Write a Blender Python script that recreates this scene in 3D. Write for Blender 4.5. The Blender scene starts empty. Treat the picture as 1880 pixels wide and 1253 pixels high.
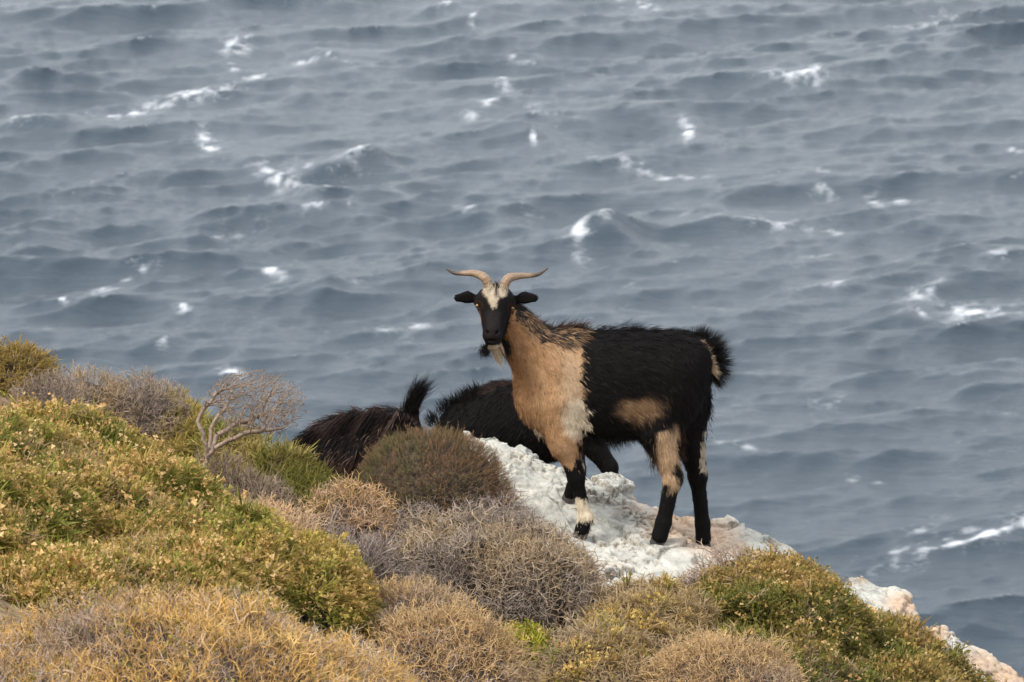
import bpy, math, random
import numpy as np
from mathutils import Vector

# ------------------------------------------------------------------ camera, light
sc = bpy.context.scene
R = math.radians
CAM_H, PITCH, FPX, CX, CY = 44.0, R(12.0), 8943.0, 940.0, 626.5
cam = bpy.data.objects.new("camera", bpy.data.cameras.new("camera"))
sc.collection.objects.link(cam)
cam.location = (0, 0, CAM_H)
cam.rotation_euler = (R(90) - PITCH, 0, 0)
cam.data.sensor_width = 36.0
cam.data.lens = 36.0 * FPX / 1880.0
cam.data.clip_start = 0.5
cam.data.clip_end = 20000
cam.data.dof.use_dof = True
cam.data.dof.focus_distance = 16.98
cam.data.dof.aperture_fstop = 15.0
sc.camera = cam

SUN_EL, SUN_AZ = R(52), R(235)      # azimuth: compass-like, 0 = +y (away from camera), clockwise
world = bpy.data.worlds.new("World"); sc.world = world; world.use_nodes = True
wn = world.node_tree; wn.nodes.clear()
sky = wn.nodes.new("ShaderNodeTexSky"); sky.sky_type = 'NISHITA'; sky.sun_disc = False
sky.sun_elevation = SUN_EL; sky.sun_rotation = SUN_AZ; sky.dust_density = 5.0; sky.air_density = 1.0
hs = wn.nodes.new("ShaderNodeHueSaturation"); hs.inputs['Saturation'].default_value = 0.35
veil = wn.nodes.new("ShaderNodeMix"); veil.data_type = 'RGBA'; veil.inputs[0].default_value = 0.62      # thin cloud layer over the whole sky
veil.inputs[7].default_value = (6.8, 7.1, 7.6, 1)
bg = wn.nodes.new("ShaderNodeBackground"); bg.inputs['Strength'].default_value = 0.12
wo = wn.nodes.new("ShaderNodeOutputWorld")
wn.links.new(sky.outputs[0], hs.inputs['Color']); wn.links.new(hs.outputs[0], veil.inputs[6]); wn.links.new(veil.outputs[2], bg.inputs['Color'])
wn.links.new(bg.outputs[0], wo.inputs['Surface'])
sl = bpy.data.lights.new("sun", 'SUN'); sl.energy = 1.5; sl.angle = R(12); sl.color = (1.0, 0.955, 0.89)
sun = bpy.data.objects.new("sun", sl); sc.collection.objects.link(sun)
sd = Vector((math.sin(SUN_AZ) * math.cos(SUN_EL), math.cos(SUN_AZ) * math.cos(SUN_EL), math.sin(SUN_EL)))
sun.rotation_euler = sd.to_track_quat('Z', 'Y').to_euler()
vs = sc.view_settings
vs.view_transform = 'Standard'; vs.look = 'None'; vs.gamma = 1.0; vs.use_curve_mapping = False
vs.exposure = 0.88
sc.render.engine = 'CYCLES'
sc.cycles.use_denoising = True
sc.cycles.max_bounces = 6
sc.cycles.diffuse_bounces = 3
sc.cycles.glossy_bounces = 3
sc.cycles.transparent_max_bounces = 4

# ------------------------------------------------------------------ helpers
RNG = np.random.default_rng(7)
def U(px, py, Y):
    """photo pixel -> world point at ground distance Y from the camera"""
    rx = (px - CX) / FPX; up = -(py - CY) / FPX
    dy = math.cos(PITCH) + up * math.sin(PITCH)
    dz = -math.sin(PITCH) + up * math.cos(PITCH)
    s = Y / dy
    return np.array([rx * s, Y, CAM_H + dz * s])
def proj(P):
    d = np.asarray(P, float) - np.array([0, 0, CAM_H])
    f = d[..., 1] * math.cos(PITCH) - d[..., 2] * math.sin(PITCH)
    u = d[..., 1] * math.sin(PITCH) + d[..., 2] * math.cos(PITCH)
    return CX + FPX * d[..., 0] / f, CY - FPX * u / f
PX = 16.95 / FPX                     # metres per photo pixel at the goat
def S(r, g, b):
    c = np.array([r, g, b]) / 255.0
    return np.where(c <= 0.04045, c / 12.92, ((c + 0.055) / 1.055) ** 2.4)
def sstep(a, b, x):
    t = np.clip((x - a) / (b - a), 0, 1); return t * t * (3 - 2 * t)

_perm = np.random.default_rng(3).permutation(256); _perm = np.concatenate([_perm, _perm, _perm])
_g = np.random.default_rng(4).normal(size=(256, 3)); _g /= np.linalg.norm(_g, axis=1)[:, None]
def noise(P):
    P = np.asarray(P, float); i = np.floor(P).astype(int); f = P - i; i &= 255
    u = f * f * f * (f * (f * 6 - 15) + 10)
    out = 0
    for dx in (0, 1):
        wx = u[..., 0] if dx else 1 - u[..., 0]
        for dy in (0, 1):
            wy = u[..., 1] if dy else 1 - u[..., 1]
            for dz in (0, 1):
                wz = u[..., 2] if dz else 1 - u[..., 2]
                h = _perm[_perm[_perm[i[..., 0] + dx] + i[..., 1] + dy] + i[..., 2] + dz]
                g = _g[h]
                out = out + wx * wy * wz * (g[..., 0] * (f[..., 0] - dx) + g[..., 1] * (f[..., 1] - dy) + g[..., 2] * (f[..., 2] - dz))
    return out * 1.6
def fbm(P, oct=4, gain=0.5):
    P = np.asarray(P, float); a = 1; s = 0
    for o in range(oct):
        s = s + a * noise(P * 2.03 ** o + 17.3 * o); a *= gain
    return s
def ridged(P, oct=4, gain=0.5):
    P = np.asarray(P, float); a = 1; s = 0
    for o in range(oct):
        s = s + a * (1 - 2 * np.abs(noise(P * 2.03 ** o + 11.1 * o))); a *= gain
    return s
class TPS:
    def __init__(self, xy, z, lam=1e-4):
        xy = np.asarray(xy, float); z = np.asarray(z, float); n = len(z); self.c = xy
        K = self.k(np.linalg.norm(xy[:, None] - xy[None], axis=2)) + lam * np.eye(n)
        Pm = np.c_[np.ones(n), xy]
        A = np.block([[K, Pm], [Pm.T, np.zeros((3, 3))]])
        self.w = np.linalg.solve(A, np.r_[z, 0, 0, 0])
    @staticmethod
    def k(r): return np.where(r > 1e-9, r * r * np.log(r + 1e-12), 0)
    def __call__(self, x, y):
        q = np.stack([x, y], -1).reshape(-1, 2); out = np.empty(len(q))
        for s in range(0, len(q), 20000):
            b = q[s:s + 20000]
            r = np.linalg.norm(b[:, None] - self.c[None], axis=2)
            out[s:s + 20000] = self.k(r) @ self.w[:-3] + self.w[-3] + b @ self.w[-2:]
        return out.reshape(np.shape(x))

def mk(name, V, F, mat, parent=None, origin=None, col=None, smooth=True):
    """one mesh object from arrays. F: int array (n,3|4) or list of such arrays."""
    V = np.asarray(V, np.float32)
    if origin is None:
        origin = np.array(parent['_o']) if parent is not None and '_o' in parent else np.zeros(3)
    Fs = F if isinstance(F, list) else [F]
    Fs = [np.asarray(f, np.int32) for f in Fs if len(f)]
    loops = np.concatenate([f.ravel() for f in Fs])
    sizes = np.concatenate([np.full(len(f), f.shape[1], np.int32) for f in Fs])
    starts = np.r_[0, np.cumsum(sizes)[:-1]].astype(np.int32)
    me = bpy.data.meshes.new(name)
    me.vertices.add(len(V)); me.vertices.foreach_set("co", (V - np.asarray(origin, np.float32)).ravel())
    me.loops.add(len(loops)); me.loops.foreach_set("vertex_index", loops)
    me.polygons.add(len(sizes)); me.polygons.foreach_set("loop_start", starts)
    try: me.polygons.foreach_set("loop_total", sizes)
    except Exception: pass
    me.update(calc_edges=True)
    me.polygons.foreach_set("use_smooth", np.full(len(sizes), smooth, bool))
    if col is not None:
        at = me.color_attributes.new("Col", 'FLOAT_COLOR', 'POINT')
        c = np.ones((len(V), 4), np.float32); c[:, :3] = col
        at.data.foreach_set("color", c.ravel())
    me.materials.append(mat)
    o = bpy.data.objects.new(name, me); sc.collection.objects.link(o)
    if parent is not None:
        o.parent = parent
        if '_o' not in parent: o.location = origin
    else:
        o.location = origin
    return o
def tag(o, label=None, cat=None, group=None, kind=None):
    if label: o['label'] = label
    if cat: o['category'] = cat
    if group: o['group'] = group
    if kind: o['kind'] = kind
    return o
def thing(name, loc, label, cat, group=None):
    o = bpy.data.objects.new(name, None); sc.collection.objects.link(o)
    o.location = loc; o.empty_display_size = 0.1
    o['_o'] = [float(v) for v in loc]
    return tag(o, label, cat, group)

# ------------------------------------------------------------------ materials
def new_mat(name):
    m = bpy.data.materials.new(name); m.use_nodes = True
    nt = m.node_tree; b = nt.nodes['Principled BSDF']
    return m, nt, b
def attr_mat(name, rough=0.6, spec=0.3, translucent=0.0, sheen=0.0, var=0.0):
    m, nt, b = new_mat(name)
    a = nt.nodes.new("ShaderNodeAttribute"); a.attribute_name = "Col"
    src = a.outputs['Color']
    if var:
        t = nt.nodes.new("ShaderNodeTexCoord"); n = nt.nodes.new("ShaderNodeTexNoise")
        n.inputs['Scale'].default_value = 120; n.inputs['Detail'].default_value = 4
        nt.links.new(t.outputs['Object'], n.inputs['Vector'])
        mr = nt.nodes.new("ShaderNodeMapRange"); mr.inputs[1].default_value = 0.3; mr.inputs[2].default_value = 0.7
        mr.inputs[3].default_value = 1 - var; mr.inputs[4].default_value = 1 + var
        nt.links.new(n.outputs[0], mr.inputs[0])
        mx = nt.nodes.new("ShaderNodeVectorMath"); mx.operation = 'SCALE'
        nt.links.new(src, mx.inputs[0]); nt.links.new(mr.outputs[0], mx.inputs['Scale']); src = mx.outputs[0]
    nt.links.new(src, b.inputs['Base Color'])
    b.inputs['Roughness'].default_value = rough
    b.inputs['Specular IOR Level'].default_value = spec
    if sheen: b.inputs['Sheen Weight'].default_value = sheen
    if translucent:
        tr = nt.nodes.new("ShaderNodeBsdfTranslucent"); nt.links.new(src, tr.inputs['Color'])
        mi = nt.nodes.new("ShaderNodeMixShader"); mi.inputs[0].default_value = translucent
        nt.links.new(b.outputs[0], mi.inputs[1]); nt.links.new(tr.outputs[0], mi.inputs[2])
        nt.links.new(mi.outputs[0], nt.nodes['Material Output'].inputs['Surface'])
    return m
M_LEAF = attr_mat("leaf", 0.55, 0.25, 0.28)
M_TWIG = attr_mat("twig", 0.8, 0.15, 0.0)
M_WOOD = attr_mat("bark", 0.85, 0.15, 0.0, var=0.3)
M_FUR = attr_mat("fur", 0.6, 0.10, 0.0)
M_SKIN = attr_mat("hide", 0.8, 0.08, 0.0, var=0.15)
M_HORN = attr_mat("horn", 0.5, 0.4, 0.0, var=0.2)
M_HOOF = attr_mat("hoof", 0.5, 0.4, 0.0, var=0.2)
M_EYE = attr_mat("eye", 0.12, 0.6, 0.0)
def core_mat():
    m, nt, b = new_mat("woody_core")
    t = nt.nodes.new("ShaderNodeTexCoord"); n = nt.nodes.new("ShaderNodeTexNoise")
    n.inputs['Scale'].default_value = 60; n.inputs['Detail'].default_value = 6
    nt.links.new(t.outputs['Object'], n.inputs['Vector'])
    r = nt.nodes.new("ShaderNodeValToRGB"); nt.links.new(n.outputs[0], r.inputs[0])
    r.color_ramp.elements[0].position = .35; r.color_ramp.elements[0].color = (*S(44, 35, 28), 1)
    r.color_ramp.elements[1].position = .7; r.color_ramp.elements[1].color = (*S(92, 76, 62), 1)
    nt.links.new(r.outputs[0], b.inputs['Base Color']); b.inputs['Roughness'].default_value = .95
    bp = nt.nodes.new("ShaderNodeBump"); bp.inputs['Strength'].default_value = .8; bp.inputs['Distance'].default_value = .02
    nt.links.new(n.outputs[0], bp.inputs['Height']); nt.links.new(bp.outputs[0], b.inputs['Normal'])
    return m
M_CORE = core_mat()
def ground_mat():
    m, nt, b = new_mat("dry_soil")
    t = nt.nodes.new("ShaderNodeTexCoord"); n = nt.nodes.new("ShaderNodeTexNoise")
    n.inputs['Scale'].default_value = 9; n.inputs['Detail'].default_value = 9; n.inputs['Roughness'].default_value = .65
    nt.links.new(t.outputs['Object'], n.inputs['Vector'])
    r = nt.nodes.new("ShaderNodeValToRGB"); nt.links.new(n.outputs[0], r.inputs[0])
    e = r.color_ramp.elements
    e[0].position = .3; e[0].color = (*S(70, 56, 44), 1)
    e[1].position = .75; e[1].color = (*S(176, 146, 108), 1)
    k = e.new(.52); k.color = (*S(128, 104, 78), 1)
    nt.links.new(r.outputs[0], b.inputs['Base Color']); b.inputs['Roughness'].default_value = .95
    bp = nt.nodes.new("ShaderNodeBump"); bp.inputs['Strength'].default_value = .7; bp.inputs['Distance'].default_value = .03
    nt.links.new(n.outputs[0], bp.inputs['Height']); nt.links.new(bp.outputs[0], b.inputs['Normal'])
    return m
M_GROUND = ground_mat()
def rock_mat():
    m, nt, b = new_mat("weathered_limestone")
    L = nt.links.new
    a = nt.nodes.new("ShaderNodeAttribute"); a.attribute_name = "Col"     # x = ochre stain, y = grey band, z = lichen specks, cracks and pits
    sep = nt.nodes.new("ShaderNodeSeparateColor"); L(a.outputs['Color'], sep.inputs[0])
    t = nt.nodes.new("ShaderNodeTexCoord")
    mp = nt.nodes.new("ShaderNodeMapping"); mp.inputs['Rotation'].default_value = (0.5, 0.35, 0.4); mp.inputs['Scale'].default_value = (1, 1, 3.0)
    L(t.outputs['Object'], mp.inputs['Vector'])
    n1 = nt.nodes.new("ShaderNodeTexNoise"); n1.inputs['Scale'].default_value = 14; n1.inputs['Detail'].default_value = 8; n1.inputs['Roughness'].default_value = .62
    L(mp.outputs[0], n1.inputs['Vector'])
    r1 = nt.nodes.new("ShaderNodeValToRGB"); e = r1.color_ramp.elements
    e[0].position = .3; e[0].color = (*S(142, 144, 139), 1); e[1].position = .68; e[1].color = (*S(204, 201, 190), 1)
    k = e.new(.5); k.color = (*S(186, 184, 174), 1)
    L(n1.outputs[0], r1.inputs[0])
    n2 = nt.nodes.new("ShaderNodeTexNoise"); n2.inputs['Scale'].default_value = 45; n2.inputs['Detail'].default_value = 6; n2.inputs['Roughness'].default_value = .7
    L(t.outputs['Object'], n2.inputs['Vector'])
    # ochre
    add = nt.nodes.new("ShaderNodeMath"); add.operation = 'MULTIPLY_ADD'; add.inputs[1].default_value = .8
    sub = nt.nodes.new("ShaderNodeMath"); sub.operation = 'SUBTRACT'; sub.inputs[1].default_value = .42; L(n2.outputs[0], sub.inputs[0])
    L(sep.outputs[0], add.inputs[0]); L(sub.outputs[0], add.inputs[2])
    mo = nt.nodes.new("ShaderNodeMapRange"); mo.inputs[1].default_value = .38; mo.inputs[2].default_value = .95; L(add.outputs[0], mo.inputs[0])
    mx = nt.nodes.new("ShaderNodeMix"); mx.data_type = 'RGBA'; L(mo.outputs[0], mx.inputs[0]); L(r1.outputs[0], mx.inputs[6])
    r2 = nt.nodes.new("ShaderNodeValToRGB"); L(n2.outputs[0], r2.inputs[0])
    r2.color_ramp.elements[0].position = .35; r2.color_ramp.elements[0].color = (*S(176, 134, 100), 1)
    r2.color_ramp.elements[1].position = .65; r2.color_ramp.elements[1].color = (*S(208, 186, 160), 1)
    L(r2.outputs[0], mx.inputs[7])
    # dark lichen specks, and a darker tone in cracks and pits
    ad2 = nt.nodes.new("ShaderNodeMath"); ad2.operation = 'MULTIPLY_ADD'; ad2.inputs[1].default_value = 1.0
    n3 = nt.nodes.new("ShaderNodeTexNoise"); n3.inputs['Scale'].default_value = 80; n3.inputs['Detail'].default_value = 3; L(t.outputs['Object'], n3.inputs['Vector'])
    L(sep.outputs[2], ad2.inputs[0]); L(n3.outputs[0], ad2.inputs[2])
    ml = nt.nodes.new("ShaderNodeMapRange"); ml.inputs[1].default_value = .60; ml.inputs[2].default_value = 1.1; ml.inputs[4].default_value = .85; L(ad2.outputs[0], ml.inputs[0])
    mx2 = nt.nodes.new("ShaderNodeMix"); mx2.data_type = 'RGBA'; L(ml.outputs[0], mx2.inputs[0]); L(mx.outputs[2], mx2.inputs[6])
    mx2.inputs[7].default_value = (*S(104, 90, 72), 1)
    L(mx2.outputs[2], b.inputs['Base Color'])
    b.inputs['Roughness'].default_value = .85; b.inputs['Specular IOR Level'].default_value = .25
    bp = nt.nodes.new("ShaderNodeBump"); bp.inputs['Strength'].default_value = .55; bp.inputs['Distance'].default_value = .008
    L(n2.outputs[0], bp.inputs['Height']); L(bp.outputs[0], b.inputs['Normal'])
    return m
M_ROCK = rock_mat()
def sea_mat():
    m, nt, b = new_mat("sea_water"); L = nt.links.new
    a = nt.nodes.new("ShaderNodeAttribute"); a.attribute_name = "Col"     # x = foam
    sep = nt.nodes.new("ShaderNodeSeparateColor"); L(a.outputs['Color'], sep.inputs[0])
    t = nt.nodes.new("ShaderNodeTexCoord")
    b.inputs['Base Color'].default_value = (.036, .054, .070, 1)
    b.inputs['Roughness'].default_value = .16; b.inputs['IOR'].default_value = 1.333
    mp = nt.nodes.new("ShaderNodeMapping"); mp.inputs['Rotation'].default_value = (0, 0, -.62); mp.inputs['Scale'].default_value = (.38, 1.9, 1)
    L(t.outputs['Object'], mp.inputs['Vector'])
    n1 = nt.nodes.new("ShaderNodeTexNoise"); n1.inputs['Scale'].default_value = 1.1; n1.inputs['Detail'].default_value = 6; n1.inputs['Roughness'].default_value = .6
    n1.inputs['Distortion'].default_value = .6
    L(mp.outputs[0], n1.inputs['Vector'])
    bp = nt.nodes.new("ShaderNodeBump"); bp.inputs['Strength'].default_value = 1.0; bp.inputs['Distance'].default_value = .085
    n4 = nt.nodes.new("ShaderNodeTexNoise"); n4.inputs['Scale'].default_value = 4.2; n4.inputs['Detail'].default_value = 5; n4.inputs['Roughness'].default_value = .65; n4.inputs['Distortion'].default_value = .8
    L(mp.outputs[0], n4.inputs['Vector'])
    b2 = nt.nodes.new("ShaderNodeBump"); b2.inputs['Strength'].default_value = 1.0; b2.inputs['Distance'].default_value = .03
    L(n4.outputs[0], b2.inputs['Height']); L(n1.outputs[0], bp.inputs['Height']); L(bp.outputs[0], b2.inputs['Normal']); L(b2.outputs[0], b.inputs['Normal'])
    # foam broken up by fine noise
    n2 = nt.nodes.new("ShaderNodeTexNoise"); n2.inputs['Scale'].default_value = 6.5; n2.inputs['Detail'].default_value = 8; n2.inputs['Roughness'].default_value = .7
    L(mp.outputs[0], n2.inputs['Vector'])
    ad = nt.nodes.new("ShaderNodeMath"); ad.operation = 'MULTIPLY_ADD'; ad.inputs[1].default_value = .9
    L(sep.outputs[0], ad.inputs[0]); L(n2.outputs[0], ad.inputs[2])
    mr = nt.nodes.new("ShaderNodeMapRange"); mr.inputs[1].default_value = .68; mr.inputs[2].default_value = 1.18; L(ad.outputs[0], mr.inputs[0])
    fo = nt.nodes.new("ShaderNodeBsdfDiffuse"); fo.inputs['Color'].default_value = (.60, .62, .64, 1)
    mi = nt.nodes.new("ShaderNodeMixShader"); L(mr.outputs[0], mi.inputs[0]); L(b.outputs[0], mi.inputs[1]); L(fo.outputs[0], mi.inputs[2])
    L(mi.outputs[0], nt.nodes['Material Output'].inputs['Surface'])
    return m
M_SEA = sea_mat()

# ------------------------------------------------------------------ sea
def build_sea():
    rng = np.random.default_rng(21)
    nx, ny, Lx, Ly = 512, 1024, 84.0, 190.0
    kx = 2 * np.pi * np.fft.fftfreq(nx, Lx / nx); ky = 2 * np.pi * np.fft.fftfreq(ny, Ly / ny)
    KX, KY = np.meshgrid(kx, ky, indexing='ij'); K = np.hypot(KX, KY); K[0, 0] = 1
    wx, wy = -0.42, -0.907
    cosw = (KX * wx + KY * wy) / K
    def spec(kp, spread):
        return np.exp(-1.25 * (kp / K) ** 2) / K ** 3.95 * np.where(cosw > 0, np.abs(cosw) ** spread, 0.03 * np.abs(cosw) ** spread) * np.exp(-(K * .09) ** 2)
    def system(wx_, wy_, kp, spread, amp, pw):
        c_ = (KX * wx_ + KY * wy_) / K
        Pq = np.exp(-1.25 * (kp / K) ** 2) / K ** pw * np.where(c_ > 0, np.abs(c_) ** spread, .03 * np.abs(c_) ** spread) * np.exp(-(K * .085) ** 2); Pq[0, 0] = 0
        q = np.sqrt(Pq) * (rng.normal(size=K.shape) + 1j * rng.normal(size=K.shape))
        return q * amp / np.fft.ifft2(q).real.std()
    h = system(.50, -.866, 2 * np.pi / 19.0, 9, 1.0, 4.4) + system(.22, -.975, 2 * np.pi / 9.0, 9, .52, 4.2) + system(.62, -.785, 2 * np.pi / 4.0, 6, .22, 3.5)
    H = np.fft.ifft2(h).real; sc_ = 0.235 / H.std(); H *= sc_
    DX = np.fft.ifft2(1j * KX / K * h).real * sc_; DY = np.fft.ifft2(1j * KY / K * h).real * sc_
    lam = 1.4
    Jxx = 1 + lam * np.gradient(DX, Lx / nx, axis=0); Jyy = 1 + lam * np.gradient(DY, Ly / ny, axis=1)
    Jxy = lam * np.gradient(DX, Ly / ny, axis=1)
    J = Jxx * Jyy - Jxy ** 2
    u = np.r_[-2.2, -1.2, -.7, -.45, -.3, np.linspace(-.2, -.125, 16)[:-1], np.linspace(-.125, .125, 350), np.linspace(.125, .2, 16)[1:], .3, .45, .7, 1.2, 2.2]
    y = np.r_[18, 40, 70, np.linspace(95, 130, 30)[:-1], 1 / np.linspace(1 / 130., 1 / 320., 490), np.geomspace(322, 600, 30)[0:], np.geomspace(640, 14000, 25)]
    UU, YY = np.meshgrid(u, y, indexing='ij'); XX = UU * YY
    ca, sa = math.cos(.13), math.sin(.13)
    def samp(A):
        fx = ((XX * ca + YY * sa) / Lx * nx) % nx; fy = ((-XX * sa + YY * ca) / Ly * ny) % ny
        i0 = np.floor(fx).astype(int); j0 = np.floor(fy).astype(int); tx = fx - i0; ty = fy - j0
        i0 %= nx; j0 %= ny; i1 = (i0 + 1) % nx; j1 = (j0 + 1) % ny
        return A[i0, j0] * (1 - tx) * (1 - ty) + A[i1, j0] * tx * (1 - ty) + A[i0, j1] * (1 - tx) * ty + A[i1, j1] * tx * ty
    att = (1 - sstep(.135, .3, np.abs(UU))) * (1 - sstep(600, 1500, YY)) * sstep(70, 95, YY)
    grp = 1 + .5 * fbm(np.stack([XX / 26, YY / 55, XX * 0], -1), 2); att = att * np.clip(grp, .45, 1.7)
    z = samp(H) * att; dx = samp(DX) * lam * att; dy = samp(DY) * lam * att; j = samp(J)
    foam = sstep(.42, .0, j) * .40 * att
    cr_, sr_ = math.cos(.9), math.sin(.9)
    sx_, sy_ = XX * cr_ + YY * sr_, -XX * sr_ + YY * cr_          # along / across the wind streaks
    stk = fbm(np.stack([sx_ / 3.2, sy_ / .55, XX * 0], -1), 3); brk = fbm(np.stack([XX / .9, YY / 1.6, XX * 0 + 7], -1), 3)
    foam += .30 * sstep(.35, .9, stk) * sstep(.05, .5, fbm(np.stack([XX / 14, YY / 30, XX * 0 + 3], -1), 2)) * att
    # breaking crests and foam streaks: (px, py, half-width, half-height, tilt deg, strength, crest height)
    caps = [(437,85,22,13,0,1,.5),(428,118,9,16,0,.7,0),(445,150,30,12,-12,.8,0),(370,176,58,9,-12,.95,.15),(240,205,75,8,-10,.85,.1),
        (35,232,26,6,8,.9,.5),(380,258,22,14,20,.8,.2),(383,275,16,6,12,.8,0),(520,333,34,13,25,1,.45),(600,357,28,10,5,1,.3),(655,303,30,9,-22,.95,.5),
        (560,310,14,7,20,.9,.3),(700,300,26,4,15,.5,.4),(640,383,7,7,0,.8,0),(585,395,20,6,-10,.75,.3),(500,510,16,9,0,1,.4),(330,570,9,7,0,1,.3),(740,605,50,12,0,.5,0),
        (410,428,48,7,-10,.6,0),(230,503,62,6,-14,.55,0),(190,530,32,8,-12,.65,0),(820,14,11,7,0,1,.3),(867,36,6,14,0,.7,0),(925,155,15,9,25,.95,.3),
        (862,211,10,8,0,.9,.2),(893,192,16,9,0,.85,.2),(1000,212,36,15,15,.75,0),(986,263,6,10,0,.9,.4),(1175,10,32,8,15,.8,.1),(1460,153,42,9,0,1,.3),(1495,142,10,12,0,.9,.3),
        (1260,244,9,18,0,.95,.4),(1150,300,75,10,12,.55,0),(1240,318,50,8,0,.55,0),(1103,427,12,9,0,1,.6),(1060,440,26,14,10,.8,.3),(1080,478,30,14,15,.45,0),
        (1380,412,72,6,4,.8,.2),(1520,424,26,7,10,.8,.1),(1490,320,55,6,0,.5,0),(1610,365,18,9,0,1,.2),(1655,370,18,6,-10,.8,.1),(1520,350,16,8,0,.7,0),
        (960,385,32,8,8,.6,0),(855,390,16,7,15,.8,.4),(1540,525,55,8,-8,.6,.1),(1690,545,34,14,-20,.85,.2),(1790,575,58,13,0,.95,.2),(1680,585,30,8,0,.65,0),
        (1830,455,16,5,0,.7,0),(1850,482,32,7,5,.65,.1),(1700,40,85,9,-8,.5,0),(1760,20,70,8,0,.4,0),(1545,740,42,8,-6,.6,.1),(1350,830,42,7,10,.6,0),(1800,1002,110,10,-14,1,.1),
        (1690,1022,62,7,-6,.8,.1),(1690,992,52,9,0,.45,0),(1760,938,32,5,5,.6,0),(420,700,16,8,0,1,.3),(270,668,16,6,0,.9,.2),(300,630,8,6,0,.8,.2),(107,565,7,5,0,.9,.1),
        (120,602,40,5,-8,.45,0),(610,120,30,5,18,.55,.3),(560,118,26,10,-10,.6,.1),(1870,280,20,5,0,.5,0),(960,115,26,5,8,.7,.1),(1440,1100,30,5,0,.4,0),(150,350,50,7,-10,.4,0),
        (660,530,30,6,0,.45,.1),(1340,560,60,6,0,.35,0),(1500,470,40,6,0,.4,0),(1420,690,50,6,0,.35,0),(1850,760,40,7,0,.4,0),(1600,870,50,6,0,.35,0)]
    ppx, ppy = proj(np.stack([XX, YY, np.zeros_like(XX)], -1))
    for (a, b_, w, hh, tl, st, crest) in caps:
        c, s = math.cos(R(tl)), math.sin(R(tl))
        m = (np.abs(ppx - a) < 4 * w + 90) & (np.abs(ppy - b_) < 4 * hh + w + 60)
        qx = ppx[m] - a; qy = ppy[m] - b_
        e = qx * c + qy * s; f = -qx * s + qy * c
        f2 = f + 4 * stk[m] + .0 * e
        bb = np.clip(.6 + .75 * brk[m] + .6 * stk[m], .0, 1.2)
        foam[m] = np.maximum(foam[m], .9 * st * bb * np.exp(-.5 * ((e / (w * .95)) ** 2 + (f2 / (hh * .5 + 1)) ** 2)))
        foam[m] = np.maximum(foam[m], .5 * st * bb * np.exp(-.5 * ((e / (w * 1.5)) ** 2 + (f2 / (hh * 1.3 + 2)) ** 2)))
        if crest:
            z[m] += .62 * crest * np.exp(-.5 * (e / (w * .9 + 30)) ** 2) * np.exp(-.5 * ((f - 3) / (hh * .6 + 5)) ** 2)
    # long dark wave faces seen between the whitecaps
    for (a, b_, w, amp, tl) in [(100,240,110,.55,2),(620,318,90,.4,-10),(1120,440,60,.55,10),(1210,225,90,.4,5),(590,108,70,.45,8),(70,455,80,.45,-12),(930,415,80,.35,-6),(550,182,40,.3,5),
            (860,30,110,.4,0),(960,250,70,.3,8),(1380,160,90,.35,-4),(1610,245,50,.35,0),(700,440,70,.3,-10),(1330,430,90,.3,3),(600,550,60,.3,5),(1660,590,70,.35,0),(340,450,80,.3,-15),(1800,720,90,.35,-8),(1720,420,80,.25,5),(60,150,60,.35,-10)]:
        c, s = math.cos(R(tl)), math.sin(R(tl))
        m = (np.abs(ppx - a) < 4 * w) & (np.abs(ppy - b_) < 120)
        e = (ppx[m] - a) * c + (ppy[m] - b_) * s; f = -(ppx[m] - a) * s + (ppy[m] - b_) * c
        prof = np.where(f > 0, np.exp(-.5 * (f / 7) ** 2), np.exp(-.5 * (f / 22) ** 2))
        z[m] += 1.15 * amp * np.exp(-.5 * (e / (w * .6)) ** 2) * prof
    V = np.stack([XX + dx, YY + dy, z], -1).reshape(-1, 3)
    nu, nv = len(u), len(y)
    i = np.arange(nu * nv).reshape(nu, nv)
    F = np.stack([i[:-1, :-1], i[1:, :-1], i[1:, 1:], i[:-1, 1:]], -1).reshape(-1, 4)
    col = np.zeros((len(V), 3)); col[:, 0] = np.clip(foam, 0, 1).ravel()
    o = mk("sea", V, F, M_SEA, col=col)
    tag(o, "choppy grey blue sea with white breaking crests", kind="structure")
build_sea()

# ------------------------------------------------------------------ ground
g_pts = [(0,735,17.3),(150,790,17.2),(330,850,17.1),(500,905,17.0),(650,950,16.9),(800,960,16.8),(900,960,16.7),(1065,1010,16.5),(1200,1030,16.5),(1300,1080,16.3),
    (1450,1060,16.7),(1600,1160,16.5),(1750,1225,16.5),(1880,1270,16.4),(100,1290,12.3),(400,1300,12.7),(700,1300,13.5),(150,1130,13.7),(450,1160,14.2),(600,1220,14.6),
    (300,960,15.6),(100,960,15.4),(400,990,16.0),(560,1040,16.0),(850,1180,15.5),(700,1130,15.6),(1000,1230,15.3),(900,1300,14.6),(1250,1290,15.2),(1550,1300,15.6),(1200,1150,15.8),
    (650,1080,17.7),(450,1040,17.8),(850,1060,17.7),(1100,1030,17.7),(1400,1110,17.4),(1700,1240,17.2),(100,850,17.9),(1900,1330,17.2)]
gw = [U(*p) for p in g_pts]
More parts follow.
